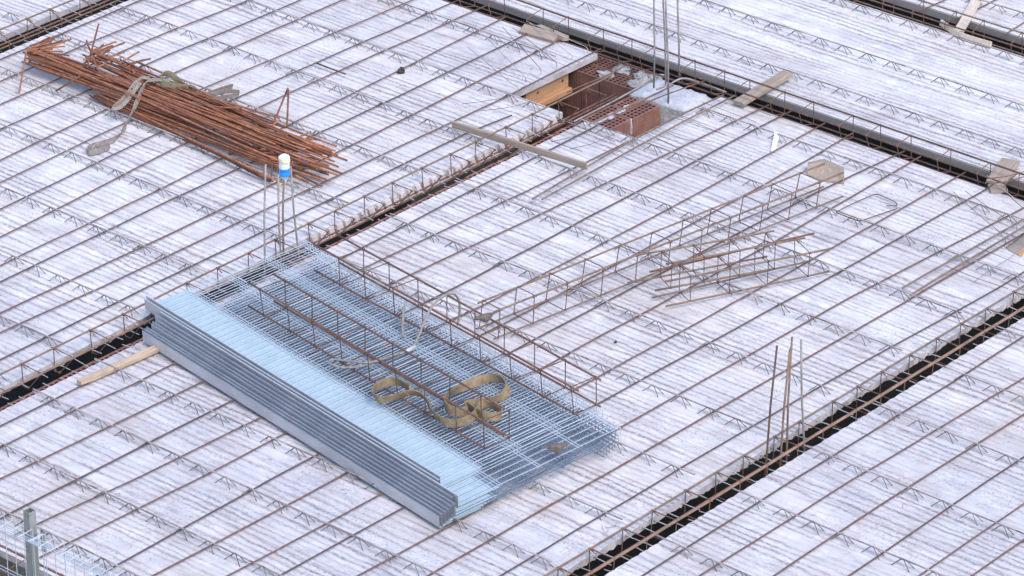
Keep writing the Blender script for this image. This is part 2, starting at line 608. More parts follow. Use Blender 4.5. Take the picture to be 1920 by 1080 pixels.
def bay(label, planks, girders, name='floor_slab'):
    root = tag(empty(name, ((planks[0][0] + planks[-1][1]) / 2, (planks[0][2] + planks[0][3]) / 2, -TH)), label, kind='structure')
    inv = Matrix.Translation(root.location).inverted()
    out = []
    for p in planks:
        x0, x1, y0, y1 = p[:4]
        e0, e1 = p[4] if len(p) > 4 else (('rag', .006), ('scal', .010))
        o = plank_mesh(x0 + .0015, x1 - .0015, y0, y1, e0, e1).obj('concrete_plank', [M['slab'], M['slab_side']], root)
        o.matrix_parent_inverse = inv
        out.append((o, p))
        for gx, g in girders.items():
            if x0 < gx < x1:
                a, b, node = g
                girder(o, gx, a, b, node)
    return out


def clip(g, a, b):
    return {x: (a, b, n) for x, n in g.items()}


PL = ('plain', 0)
RG = ('rag', .006)
SC = ('scal', .0050)
# far bay (upper left in the picture)
cols = [(-6.98, -5.74), (-5.74, XL), (XL, -3.09), (-3.09, -2.02), (-2.02, -.78), (-.78, .48), (.48, 1.72), (1.72, 2.115)]
pl = [(a, b, Y_A, Y_E, (RG if a < -.2 else PL, SC)) for a, b in cols] + [(2.118, X_A, 1.83, Y_E, (PL, SC))]
far = bay('raked pale concrete bay under the bundle of rusty bars, beyond the gap with bricks in it', pl,
          {x: ((1.47 if x < 2.115 else 1.95), Y_E - .08, n) for x, n in GX_UL.items()})
# middle bay
pl = [(a, b, Y_C, Y_B, (RG, SC)) for a, b in cols[2:]] + [(2.118, X_A, Y_C, .772, (RG, PL))]
mid = bay('raked pale concrete bay in the middle, under the stack of galvanised mesh panels', pl,
          {x: (Y_C + (.06 + .03 * random.random()), (1.185 if x < 2.1 else .70), n) for x, n in GX.items()})
# near bay
cols2 = [(-3.09, -2.02), (-2.02, -.78), (-.78, .48), (.48, 1.72), (1.72, X_A)]
near = bay('raked pale concrete bay in the near corner below the open dark gap', [(a, b, -9.0, Y_D, (PL, SC)) for a, b in cols2],
           {x: (-9.0, Y_D + .012, n) for x, n in GX_RR.items()})
# right bay: planks run the other side of the right gap, no cross bars
rb_cols = [(X_B, 3.82), (3.82, X_C)]
right = bay('raked pale concrete bay without cross bars, between the two long dark gaps', [(a, b, -9.0, 9.5, (PL, PL)) for a, b in rb_cols],
            {3.525: (-9, 9.5, 1.386), 4.09: (-9, 9.5, 1.59), 4.72: (-9, 9.5, .709)})
corner = bay('raked pale concrete bay in the far corner behind the second dark gap', [(X_D, 6.4, -9.0, 9.5, (PL, PL)), (6.4, 7.7, -9, 9.5, (PL, PL))],
             {5.344: (-9, 9.5, .203), 5.95: (-9, 9.5, .1), 6.6: (-9, 9.5, .05)})
back = bay('raked pale concrete bay in the top corner behind the bundle of rusty bars', [(a, b, Y_F, 9.5, (PL, PL)) for a, b in [(-1.5, -.78), (-.78, .48), (.48, 1.72), (1.72, X_A)]],
           {.2: (Y_F + .08, 9.5, .1), .80: (Y_F + .08, 9.5, .283), 1.39: (Y_F + .08, 9.5, .1), 2.03: (Y_F + .08, 9.5, .1)})

# unseen deck blocks added to keep sky light off the floor below
mb = MB()
mb.box(7.72, 18, -9, 18, -.30, -.005)
mb.box(-7, 7.70, 9.52, 18, -.30, -.005)
mb.box(-7, 18, -16, -9.02, -.30, -.005)
tag(mb.obj('floor_beyond', M['slab_side']), 'pale concrete deck that goes on outside the picture', kind='structure')

# wires sticking out of the plank ends into the gaps
for o, p in far:
    if p[0] > -4.2 and p[2] < 1.5:
        strand_ends(o, p[0], p[1], Y_A, -.11)
    strand_ends(o, p[0], p[1], Y_E, .09)
for o, p in mid:
    if p[0] > -4.2:
        if p[3] > 1:
            strand_ends(o, p[0], p[1], Y_B, .085, .12)
        strand_ends(o, p[0], p[1], Y_C, -.115, .15)
for o, p in near:
    strand_ends(o, p[0], p[1], Y_D, .075, .13)
for o, p in back:
    strand_ends(o, p[0], p[1], Y_F, -.11, .2)

# darker grey strips laid over the side of the bays along the two long gaps
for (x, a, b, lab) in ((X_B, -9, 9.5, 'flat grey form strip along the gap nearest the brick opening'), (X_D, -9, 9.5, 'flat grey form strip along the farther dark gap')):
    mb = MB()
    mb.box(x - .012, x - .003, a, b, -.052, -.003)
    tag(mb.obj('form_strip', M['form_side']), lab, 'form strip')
# pale ledge and mortar teeth of the form under the far bay (brick gap)
root = tag(empty('toothed_form', (.9, 1.39, -.06)), 'pale toothed form edge with mortar lumps along the brick gap', 'form edge')
mb = MB()
mb.box(-.30, 2.10, 1.362, 1.398, -.064, -.052)
o = mb.obj('ledge', M['slab_side'], root)
o.matrix_parent_inverse = Matrix.Translation(root.location).inverted()
x = -.26
tooth = None
while x < 2.08:
    mb = MB()
    w = .026 + random.uniform(-.004, .004)
    xs = [x - w, x + w]
    z0 = -.052
    mb.add([(x - w, 1.374, z0), (x + w, 1.371, z0), (x + w, 1.402, z0), (x - w, 1.402, z0),
            (x - w * .8, 1.386, -.012), (x + w * .8, 1.384, -.010), (x + w * .9, 1.402, -.002), (x - w * .9, 1.402, -.002)],
           [(0, 3, 2, 1), (4, 5, 6, 7), (0, 1, 5, 4), (1, 2, 6, 5), (2, 3, 7, 6), (3, 0, 4, 7)])
    o = mb.obj('mortar_tooth', M['slab_side'], root)
    o.matrix_parent_inverse = Matrix.Translation(root.location).inverted()
    x += .073 + random.uniform(-.006, .006)


# ------------------------------------------------------------------ brick walls under the gap and in the opening
def brick_mesh(lx, ly, lz, nx, ny, name, ribs=True, mats=None):
    """Perforated clay block: square holes through the top, ribbed long and short sides."""
    mb = MB()
    mx, my = .012, .012
    cx, cy = (lx - 2 * mx) / nx, (ly - 2 * my) / ny
    wx, wy = cx * .30, cy * .30
    xs = [0.0]
    for i in range(nx):
        xs += [mx + i * cx + wx / 2, mx + (i + 1) * cx - wx / 2]
    xs.append(lx)
    ys = [0.0]
    for j in range(ny):
        ys += [my + j * cy + wy / 2, my + (j + 1) * cy - wy / 2]
    ys.append(ly)
    for i in range(len(xs) - 1):
        for j in range(len(ys) - 1):
            x0, x1, y0, y1 = xs[i], xs[i + 1], ys[j], ys[j + 1]
            if i % 2 == 1 and j % 2 == 1:
                d = lz * .6
                mb.cur = 1
                mb.add([(x0, y0, lz), (x1, y0, lz), (x1, y1, lz), (x0, y1, lz), (x0, y0, lz - d), (x1, y0, lz - d), (x1, y1, lz - d), (x0, y1, lz - d)],
                       [(0, 1, 5, 4), (1, 2, 6, 5), (2, 3, 7, 6), (3, 0, 4, 7), (4, 5, 6, 7)])
                mb.cur = 0
            else:
                mb.cur = 0
                mb.add([(x0, y0, lz), (x1, y0, lz), (x1, y1, lz), (x0, y1, lz)], [(0, 1, 2, 3)])
    mb.cur = 0

    def side(ax, fixed, L, sgn):
        n = int(L / .0125)
        pts = []
        for i in range(n * 2 + 1):
            t = L * i / (n * 2)
            d = 0.0 if (i % 2 == 0 or not ribs) else .003
            pts.append((t, d))
        vs, fs = [], []
        for t, d in pts:
            for z in (0, lz):
                vs.append((t, fixed + sgn * -d, z) if ax == 0 else (fixed + sgn * -d, t, z))
        for i in range(len(pts) - 1):
            a = 2 * i
            fs.append((a, a + 2, a + 3, a + 1) if sgn * (1 if ax == 0 else -1) < 0 else (a, a + 1, a + 3, a + 2))
        mb.add(vs, fs)
    side(0, 0, lx, -1)
    side(0, ly, lx, 1)
    side(1, 0, ly, -1)
    side(1, lx, ly, 1)
    return mb.mesh(name, mats or [M['brick'], M['brick_hole']])


bm_x = brick_mesh(.285, .122, .14, 7, 3, 'brick')
bm_s = brick_mesh(.185, .122, .14, 5, 3, 'brick')
wall = tag(empty('brick_wall', (.5, 1.22, -3.0)), 'wall of red perforated clay blocks under the gap, its end uncovered in the opening', 'brick wall')
for c in range(4):
    for r_ in range(2):
        x = -4.059 + (.14 if c % 2 else 0) + (.10 if r_ else 0)
        while x < 2.70:
            xe = 2.715 if r_ == 0 else 2.715
            l = .285
            me = bm_x
            if x + l > xe + .02:
                if xe - x > .17:
                    me, l = bm_s, .185
                    x = xe - l
                else:
                    break
            o = link('brick', me, wall)
            o.location = (x - .5, 1.072 + r_ * .127 - 1.22 + random.uniform(-.004, .004), -.065 - .14 - c * .152 + 3.0 + random.uniform(-.004, .002))
            o.rotation_euler = (0, 0, random.uniform(-.012, .012))
            x += l + .010
mb = MB()
mb.box(-4.0, 2.70, 1.085, 1.310, -3.0, -.20)
core = mb.obj('mortar_joint', M['mortar'], wall)
core.matrix_parent_inverse = Matrix.Translation(wall.location).inverted()
mb = MB()
for k in range(14):
    mb.lump((1.9 + random.random() * .7, 1.215 + random.uniform(-.02, .02), -.066), .035, .016, .008, k, .35, 8, 5)
mb.lump((2.425, 1.075, -.12), .009, .010, .062, 3, .3)
o = mb.obj('mortar_smear', M['mortar_white'], wall)
o.matrix_parent_inverse = Matrix.Translation(wall.location).inverted()

# side wall running under the right gap, the opening's shade put into its clay colour too
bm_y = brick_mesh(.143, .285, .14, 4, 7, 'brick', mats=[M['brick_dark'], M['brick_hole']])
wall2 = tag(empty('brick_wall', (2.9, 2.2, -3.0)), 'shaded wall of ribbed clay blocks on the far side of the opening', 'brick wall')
for c in range(5):
    for r_ in range(2):
        y = 1.36 + (-.14 if c % 2 else 0)
        while y < 3.4:
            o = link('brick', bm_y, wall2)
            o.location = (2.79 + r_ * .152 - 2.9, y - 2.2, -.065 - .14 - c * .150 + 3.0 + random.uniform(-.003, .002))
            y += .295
mb = MB()
mb.box(2.80, 3.07, 1.33, 3.4, -3.0, -.20)
o = mb.obj('mortar_joint', M['mortar'], wall2)
o.matrix_parent_inverse = Matrix.Translation(wall2.location).inverted()
mb = MB()
for k, (x, y, rx, ry, rz) in enumerate([(2.86, 1.66, .055, .075, .022), (2.99, 1.62, .07, .08, .035), (3.0, 1.46, .06, .07, .03), (2.87, 1.41, .06, .05, .03), (3.02, 1.35, .07, .06, .035), (2.93, 1.38, .06, .06, .04)]):
    mb.lump((x, y, -.060), rx * .8, ry * .8, rz * .8, k + 3, .5, 16, 12)
o = mb.obj('mortar_lump', M['mortar'], wall2, True)
o.matrix_parent_inverse = Matrix.Translation(wall2.location).inverted()

# concrete column head with a pale crumbly top
mb = MB()
n = 16
x0, x1, y0, y1 = 2.725, 3.02, .83, 1.34
for i in range(n + 1):
    for j in range(n + 1):
        u, v = i / n, j / n
        x, y = x0 + (x1 - x0) * u, y0 + (y1 - y0) * v
        e = min(u, 1 - u, v, 1 - v)
        z = -.026 + .016 * noise.noise(Vector((x * 9, y * 9, 1))) + .012 * noise.noise(Vector((x * 30, y * 30, 2))) - max(0, .12 - e) * .28
        k = .012 * noise.noise(Vector((x * 14, y * 14, 7))) * (1 if e < .01 else 0)
        mb.v.append((x + k, y + k, z))
for i in range(n):
    for j in range(n):
        a = i * (n + 1) + j
        mb.quad(a, a + n + 1, a + n + 2, a + 1)
mb.cur = 1
ring = [i * (n + 1) for i in range(n + 1)] + [n * (n + 1) + j for j in range(1, n + 1)] + [i * (n + 1) + n for i in range(n - 1, -1, -1)] + [j for j in range(n - 1, 0, -1)]
b0 = len(mb.v)
for r_ in ring:
    vx, vy, vz = mb.v[r_]
    mb.v.append((vx + .01 * noise.noise(Vector((vx * 20, vy * 20, 3))), vy, -3.0))
for k in range(len(ring)):
    k2 = (k + 1) % len(ring)
    mb.quad(ring[k], b0 + k, b0 + k2, ring[k2])
tag(mb.obj('column', [M['mortar_white'], M['mortar']], None, True), 'concrete column head with pale crumbly top beside the red clay blocks', 'column')

# varnished timber form beam under the edge of the far bay
fb = tag(empty('form_beam', (2.48, 1.87, -.19)), 'orange varnished timber form beam inside the opening', 'timber beam')
mb = MB()
mb.box(2.28, 2.715, 1.862, 1.885, -.165, -.066)
o = mb.obj('web', M['wood_orange'], fb)
o.matrix_parent_inverse = Matrix.Translation(fb.location).inverted()
mb = MB()
mb.box(2.28, 2.73, 1.838, 1.905, -.200, -.166)
o = mb.obj('flange', M['wood_orange'], fb)
o.matrix_parent_inverse = Matrix.Translation(fb.location).inverted()
for (hx, hz) in ((2.40, -.095), (2.655, -.095)):  # dark discs on the web paint the shade of two holes
    mb = MB()
    mb.tube([(hx, 1.8605, hz), (hx, 1.864, hz)], .011, 10)
    o = mb.obj('hole', M['under'], fb)
    o.matrix_parent_inverse = Matrix.Translation(fb.location).inverted()


# ------------------------------------------------------------------ cross bars lying on the bays
def bar_mesh(pts, r, wave=.003, seg=.22, nsides=6):
    out = []
    for a, b in zip(pts, pts[1:]):
        a, b = Vector(a), Vector(b)
        n = max(1, int((b - a).length / seg))
        for i in range(n):
            p = a.lerp(b, i / n)
            q = Vector((0, noise.noise(p * 2.3) * wave * 2, noise.noise(p * 1.9 + Vector((9, 1, 4))) * wave))
            out.append(p + q)
    out.append(Vector(pts[-1]))
    mb = MB()
    mb.tube(out, r, nsides)
    return mb


ZB = .020
BARS_MID = [
    [(-4.05, 1.045), (-2.6, 1.041), (-.413, 1.017), (1.476, 1.059), (2.10, 1.07)],
    [(-4.05, .86), (-2.775, .858), (-2.35, .83), (-.405, .825), (1.0, .781), (2.107, .756)],
    [(-4.05, .62), (-2.1, .548), (-.42, .557), (1.27, .479), (3.05, .42)],
    [(-4.05, .287), (-2.6, .267), (-2.1, .261), (-.255, .237), (1.473, .248), (3.08, .25)],
    [(-3.95, .10), (-3.1, .038), (-2.14, 0), (.196, -.05), (1.556, -.06), (3.07, -.029)],
    [(-4.02, -.176), (-2.9, -.22), (-2.18, -.231), (-.335, -.292), (1.25, -.304), (2.1, -.295), (3.066, -.259)],
    [(-4.05, -.547), (-2.6, -.53), (-.44, -.557), (.743, -.578), (2.215, -.615), (3.06, -.673)],
    [(-4.05, -.76), (-2.4, -.797), (-.6, -.82), (1.546, -.837), (3.063, -.799)],
    [(-4.05, -1.05), (-2.34, -1.10), (-.549, -1.132), (.94, -1.156), (3.055, -1.152)],
    [(-4.05, -1.255), (-2.383, -1.289), (-.736, -1.336), (1.138, -1.381), (2.885, -1.394), (3.06, -1.39)],
    [(-4.05, -1.56), (-2.449, -1.601), (-.87, -1.607), (1.22, -1.637), (3.05, -1.733)],
    [(-4.05, -1.83), (-2.82, -1.86), (-.715, -1.892), (.856, -1.91), (3.05, -1.935)],
    [(-4.05, -2.15), (-1.028, -2.156), (.233, -2.17), (1.869, -2.231), (3.05, -2.22)],
]
BARS_FAR = [
    [(-3.0, 4.79), (.255, 4.795), (1.591, 4.8), (2.9, 4.80)],
    [(-3.0, 4.52), (.01, 4.528), (.835, 4.538), (1.606, 4.531), (2.95, 4.50)],
    [(-3.4, 4.25), (-.239, 4.257), (.726, 4.269), (1.342, 4.263), (2.056, 4.234), (3.0, 4.21)],
    [(-3.4, 3.95), (-.5, 3.97), (.82, 3.99), (1.073, 3.991), (2.314, 3.958), (3.05, 3.94)],
    [(-3.8, 3.60), (-.821, 3.622), (.162, 3.675), (.854, 3.745), (2.49, 3.741), (3.05, 3.73)],
    [(-4.0, 3.35), (-1.044, 3.38), (.059, 3.425), (.812, 3.426), (2.817, 3.372), (3.05, 3.37)],
    [(-4.0, 3.09), (-1.304, 3.096), (.177, 3.15), (.891, 3.149), (3.05, 3.128)],
    [(-4.05, 2.78), (-1.574, 2.802), (-.763, 2.847), (0, 2.904), (1.148, 2.941), (3.085, 2.916)],
    [(-4.05, 2.50), (-1.828, 2.524), (-.5, 2.542), (.153, 2.572), (1.35, 2.615), (3.038, 2.686)],
    [(-4.05, 2.36), (-1.975, 2.364), (-.516, 2.384), (.164, 2.382), (1.013, 2.354), (1.571, 2.358), (2.9, 2.385)],
    [(-4.05, 2.05), (-2.258, 2.056), (-.849, 2.047), (-.082, 2.055), (.712, 2.073), (1.79, 2.104), (3.052, 2.151)],
    [(-4.05, 1.88), (-2.424, 1.875), (-1.64, 1.846), (.107, 1.835), (2.053, 1.815), (3.03, 1.842)],
    [(-4.05, 1.62), (-2.653, 1.625), (-1.463, 1.639), (.242, 1.631), (1.428, 1.633), (1.83, 1.594)],
]
BARS_NEAR = [
    [(-3.0, -2.73), (-2.078, -2.721), (-.756, -2.706), (.699, -2.711), (2.2, -2.69)],
    [(-3.0, -2.945), (-1.882, -2.948), (-.542, -2.95), (.938, -2.989), (2.2, -2.99)],
    [(-2.6, -3.25), (-1.629, -3.242), (-.911, -3.23), (.683, -3.239), (2.0, -3.24)],
    [(-2.4, -3.56), (-1.328, -3.541), (-.056, -3.519), (1.6, -3.51)],
    [(-2.0, -3.83), (-1.128, -3.822), (-.142, -3.808), (1.0, -3.80)],
    [(-1.8, -4.04), (-.948, -4.031), (.8, -4.02)],
    [(-1.6, -4.31), (.6, -4.30)],
]
BARS_CORNER = [
    [(4.906, .314), (5.3, .30), (7.0, .29)],
    [(4.952, .586), (5.227, .566), (7.0, .55)],
    [(4.96, -.097), (5.264, -.075), (7.0, -.05)],
    [(4.98, -.33), (7.0, -.34)],
]


def bars(lst, fmt, group, r=.0047):
    for i, pts in enumerate(lst):
        pts = [(p[0], p[1], ZB) for p in pts]
        mat = M['rust'] if (i * 7) % 3 else M['rust_dark']
        o = bar_mesh(pts, r * random.uniform(.95, 1.1)).obj('rebar', mat, None, True)
        c = Vector(pts[0])
        o.data.transform(Matrix.Translation(-c))
        o.location = c
        tag(o, fmt % ORD[i], 'reinforcing bar', group)


bars(BARS_MID, 'thin rusty bar across the middle bay, %s from the brick gap', 'rusty cross bars on the middle bay')
bars(BARS_FAR, 'thin rusty bar across the bay beyond the bricks, %s from its far gap', 'rusty cross bars on the bay beyond the bricks')
bars(BARS_NEAR, 'thin rusty bar across the near corner bay, %s from the dark gap', 'rusty cross bars on the near corner bay')
bars(BARS_CORNER, 'short end of rusty bar at the far corner bay, %s from the leaning batten', 'rusty bars on the far corner bay')

# a few thicker loose bars
for pts, r, mat, lab in [
    ([W(1691.7,540,.045), W(1960,389,.045)], .0062, 'steel_brown', 'thicker brown bar ending on the middle bay, farther of a close pair'),
    ([W(1707,553,.045), W(1960,401,.045)], .0062, 'steel_brown', 'thicker brown bar ending on the middle bay, nearer of a close pair'),
    ([W(998,373,.045), W(1193,258,.045), W(1280,213,.045), W(1357,178,.05)], .0062, 'steel_brown', 'thick grey-brown bar beside the edge of the opening, nearer the bricks'),
    ([W(1016,374,.045), W(1280,228,.045), W(1378,179,.05)], .0062, 'steel_brown', 'thick grey-brown bar beside the opening, farther from the bricks'),
    ([W(593,118,.03), W(618,128,.03), W(632,133,.03), W(648,139,.03)], .0055, 'rust_dark', 'short twisted offcut of bar lying on the bay behind the rusty bundle'),
]:
    o = bar_mesh(pts, r, .002).obj('rebar', M[mat], None, True)
    tag(o, lab, 'reinforcing bar')


# ------------------------------------------------------------------ rebar cages
def knot(mb, p, d, r=.0088, l=.010):
    p, d = Vector(p), Vector(d).normalized()
    mb.tube([p - d * l, p + d * l], r, 6)


def cage(name, label, bars_, nodes, rbar=.0060, rst=.0032, tails='TL', cat='rebar cage', group=None, mat='steel_brown', smat='rust', tail_len=.045, thick={}):
    """bars_: dict TL/TR/BL/BR -> (start, end) of each long bar (None: no bar there but the stirrup still turns at the line given in lines). nodes: parameters along the TL line."""
    c = Vector(bars_['BL'][0]).lerp(Vector(bars_['BL'][1]), .5)
    root = tag(empty(name, c), label, cat, group)
    inv = Matrix.Translation(c).inverted()

    def put(o):
        o.matrix_parent_inverse = inv
    d = (Vector(bars_['TL'][1]) - Vector(bars_['TL'][0])).normalized()
    for k in ('TL', 'TR', 'BR', 'BL'):
        rk = thick.get(k, rbar)
        bb = bars_[k]
        if len(bb) > 2 and bb[2] is False:
            continue
        a, b = Vector(bb[0]), Vector(bb[1])
        if len(bb) > 2:                     # (line start, line end, t0, t1): bar over part of the line only
            a, b = a.lerp(b, bb[2]), a.lerp(b, bb[3])
        n = max(2, int((b - a).length / .25))
        pts = [a.lerp(b, i / n) + Vector((0, noise.noise(a.lerp(b, i / n) * 3) * .003, noise.noise(a.lerp(b, i / n) * 2 + Vector((5, 5, 5))) * .004)) for i in range(n + 1)]
        mb = MB()
        mb.tube(pts, rk * random.uniform(.97, 1.08), 7)
        put(mb.obj('bar', M['rust_thick'] if k in thick else (M[mat] if random.random() < .7 else M['rust']), root, True))
    for t in nodes:
        t += random.uniform(-.3, .3) * .012
        q = {}
        tilt = random.uniform(-.006, .006)
        for k in ('TL', 'TR', 'BR', 'BL'):
            a, b = Vector(bars_[k][0]), Vector(bars_[k][1])
            tt = t
            if k != 'TL':
                aT, bT = Vector(bars_['TL'][0]), Vector(bars_['TL'][1])
                p = aT.lerp(bT, t)
                dd = (b - a)
                tt = (p - a).dot(dd) / dd.dot(dd)
            q[k] = a.lerp(b, tt) + d * (tilt if k[0] == 'B' else 0)
        cen = (q['TL'] + q['TR'] + q['BR'] + q['BL']) / 4
        for k in q:
            q[k] = q[k] + (q[k] - cen).normalized() * (rbar * .9)
        mb = MB()
        loop = [q['TL'], q['TR'], q['BR'], q['BL'], q['TL']]
        if tails:
            s0 = q[tails]
            order = ['TL', 'TR', 'BR', 'BL']
            i = order.index(tails)
            seq = [q[order[(i + k) % 4]] for k in range(4)] + [s0]
            inn = (cen - s0).normalized()
            t1 = s0 + inn * tail_len + d * .018
            t2 = s0 + inn * tail_len * .9 + d * .040
            loop = [t1, s0] + seq[1:4] + [s0 + d * .006, t2]
            pts = rounded(loop, .012, 2)
            mb.tube(pts, rst, 5)
        else:
            mb.tube(rounded(loop, .012, 2), rst, 5)
        for k in ('TL', 'TR', 'BR', 'BL'):
            bb = bars_[k]
            if not (len(bb) > 2 and bb[2] is False):
                a = Vector(bb[0]).lerp(Vector(bb[1]), 0)
                if random.random() < .85:
                    knot(mb, q[k] + (cen - q[k]).normalized() * rbar * .8, d, rbar * 1.35, .006)
        put(mb.obj('stirrup', M[smat], root))
    return root


def frange(a, b, s):
    out = []
    while a < b:
        out.append(a)
        a += s
    return out


def tpar(x0, x1, first, step):
    """Stirrup parameters on a line from x0 to x1: every `step`, in phase with `first`."""
    k = math.ceil((x0 + .02 - first) / step)
    return [(first + i * step - x0) / (x1 - x0) for i in range(k, k + 200) if first + i * step < x1 - .02]


GAPG = 'long rebar cages lying in the gaps'
x0, x1 = -5.0, 2.60
cage('rebar_cage', 'long brown rebar cage lying in the gap above the red clay blocks',
     {'TL': ((x0, 1.378, .10), (x1, 1.392, .10)), 'TR': ((x0, 1.212, .095), (x1, 1.222, .098), 0, .42), 'BL': ((x0, 1.372, -.04), (x1, 1.378, -.04), .56, 1.0), 'BR': ((x0, 1.330, -.040), (x1, 1.340, -.036), .56, 1.0)},
     tpar(x0, x1, -2.441 + .0, .2645), group=GAPG)
x0, x1 = -3.6, 6.0
cage('rebar_cage', 'long rusty rebar cage lying in the wide open gap beside the near corner bay',
     {'TL': ((x0, -2.378, .062), (x1, -2.378, .062)), 'TR': ((x0, -2.545, .066), (x1, -2.538, .066)), 'BL': ((x0, -2.378, -.085), (x1, -2.378, -.085)), 'BR': ((x0, -2.532, -.085), (x1, -2.528, -.085))},
     tpar(x0, x1, 1.044, .2605), rbar=.0066, group=GAPG, smat='rust', thick={'TR': .0085})
x0, x1 = -1.6, 4.4
cage('rebar_cage', 'brown rebar cage in the gap in the top corner behind the rusty bundle',
     {'TL': ((x0, 5.030, .10), (x1, 5.020, .10)), 'TR': ((x0, 4.905, .055), (x1, 4.915, .055)), 'BL': ((x0, 5.030, -.04), (x1, 5.020, -.04)), 'BR': ((x0, 4.93, -.05), (x1, 4.93, -.05))},
     tpar(x0, x1, .699, .2530), rbar=.0062, group=GAPG)
# cages in the long gaps along y: TL is here the far (+x) bar
y0, y1 = -7.5, 8.0
cage('rebar_cage', 'long rusty rebar cage along the gap with the grey form strip, behind the opening',
     {'TL': ((3.075, y0, .11), (3.165, y1, .11)), 'TR': ((2.962, y0, .085), (2.985, y1, .085), .0, .60), 'BR': ((2.992, y0, -.012), (3.02, y1, -.012)), 'BL': ((3.085, y0, -.05), (3.17, y1, -.05))},
     tpar(y0, y1, .082, .2685), tails='TR', group=GAPG, mat='rust_dark', tail_len=.04)
y0, y1 = -7.5, 7.0
cage('rebar_cage', 'long brown rebar cage along the farther dark gap with a curved batten beside it',
     {'TL': ((4.83 + .035, y0, .11), (5.00, y1, .11)), 'TR': ((4.765, y0, .06), (4.86, y1, .06)), 'BR': ((4.79, y0, -.05), (4.86, y1, -.05)), 'BL': ((4.89, y0, -.05), (4.99, y1, -.05))},
     tpar(y0, y1, -.007, .279), tails='TR', group=GAPG, mat='steel_brown', tail_len=.04)
# edge cage below the fence
y0, y1 = -6.0, 3.0
cage('rebar_cage', 'rusty rebar cage along the outer slab edge below the mesh fence',
     {'TL': ((-4.16, y0, .10), (-4.16, y1, .10)), 'TR': ((-4.33, y0, .09), (-4.33, y1, .09)), 'BR': ((-4.33, y0, -.06), (-4.33, y1, -.06)), 'BL': ((-4.16, y0, -.06), (-4.16, y1, -.06))},
     tpar(y0, y1, .02, .26), tails='TR', group=GAPG, mat='rust_dark')
# outer edge beam form beyond the left slab edge
mb = MB()
mb.box(-4.40, -4.375, -6, 3.0, -.32, -.06)
mb.box(-4.375, -4.10, -6, 3.0, -.34, -.32)
tag(mb.obj('edge_form', M['wood_old']), 'timber trough form under the rusty cage at the outer slab edge', 'form')

# loose cages on the middle bay
cage('rebar_cage', 'long straight rebar cage lying on the middle bay, ending at a timber offcut',
     {'TL': (W(896,568.5,.22), W(1546,306.6,.22)), 'TR': (W(926,585.5,.22), W(1581,324,.22)), 'BR': (W(926,635.6,.035), W(1581,368,.035)), 'BL': (W(893,617,.035), W(1544,349.5,.035))},
     [(p - 896) / 650 for p in (904, 966.7, 1025, 1090, 1149, 1212, 1271, 1326, 1386, 1444.7, 1500)], tails='TR', group='loose rebar cages', smat='rust')
cage('rebar_cage', 'short loose rebar cage on the middle bay, nearer of a tangled pair',
     {'TL': ((.392, -.745, .205), (1.435, -1.173, .205)), 'TR': ((.360, -.885, .200), (1.342, -1.368, .200)), 'BR': ((.366, -.892, .035), (1.363, -1.350, .035)), 'BL': ((.400, -.760, .035), (1.400, -1.178, .035))},
     [.18, .41, .635, .875], tails='TL', group='loose rebar cages', smat='rust_dark', rst=.0027)
cage('rebar_cage', 'short loose rebar cage on the middle bay, tilted behind the nearer of the tangled pair',
     {'TL': ((.470, -.600, .24), (1.244, -1.013, .24)), 'TR': ((.49, -.790, .235), (1.30, -1.205, .235)), 'BR': ((.430, -.755, .07), (1.173, -1.148, .07)), 'BL': ((.40, -.570, .07), (1.217, -.988, .07))},
     [.16, .40, .665, .93], tails='TL', group='loose rebar cages', smat='rust_dark', rst=.0027)
# the two on the mesh panels
Z0 = .166
cage('rebar_cage', 'rusty rebar cage on the mesh panel stack, nearer the solid steel strip',
     {'TL': ((-1.437, .798, .152 + .18), (-1.810, -1.540, .152 + .17)), 'TR': ((-1.263, .758, .152 + .18), (-1.591, -1.327, .152 + .17)), 'BR': ((-1.263, .758, .152), (-1.591, -1.327, .152)), 'BL': ((-1.406, .826, .152), (-1.760, -1.320, .152 - .005))},
     [(p - 463.7) / 487.3 for p in (489, 540.7, 592, 645, 698, 751, 804, 858.5, 910.7)], tails='TL', group='rebar cages on the mesh panel stack', mat='rust', smat='rust_dark', tail_len=.05)
cage('rebar_cage', 'rusty rebar cage on the mesh panel stack, along its hooked edge',
     {'TL': ((-.868, .802, .182 + .18), (-1.215, -1.545, .182 + .17)), 'TR': ((-.690, .770, .182 + .18), (-1.036, -1.557, .182 + .17)), 'BR': ((-.690, .770, .182), (-1.036, -1.557, .182)), 'BL': ((-.860, .810, .182), (-1.195, -1.529, .182))},
     [(p - 635) / 491 for p in (683.5, 732.5, 788, 844, 896, 951, 1005.8, 1061, 1115)], tails='BL', group='rebar cages on the mesh panel stack', mat='rust', smat='rust_dark', tail_len=.05)

# ------------------------------------------------------------------ the stack of galvanised mesh panels
TH0 = radians(-9.3)
PW, PLN, FL = 1.17, 2.78, .066
E1 = Vector((cos(TH0), sin(TH0), 0))
E2 = Vector((-sin(TH0), cos(TH0), 0))
ORG = Vector((-2.415, -1.585, .030))
NP = 10
PAIR = [.300, .575, .865, 1.145]


def cross_wire(mb, y, jitter=0.0):
    z = 0
    bow = random.uniform(-1, 1) * .0015
    mb.tube(rounded([(.0042, y, FL + .0025), (.0042, y, z), (PW * .5, y + bow, z + .0), (PW, y, z), (PW, y, -FL + .004)], .010, 2), .0022, 5, True)


def panel_parts(top):
    """Local frame: x across, y along, z = 0 at the wires; edges turned down by FL."""
    parts = []
    mb = MB()
    mb.box(0, .262, 0, PLN, -.0045, -.0028)
    mb.box(0, .0016, 0, PLN, -FL, -.0030)
    return parts


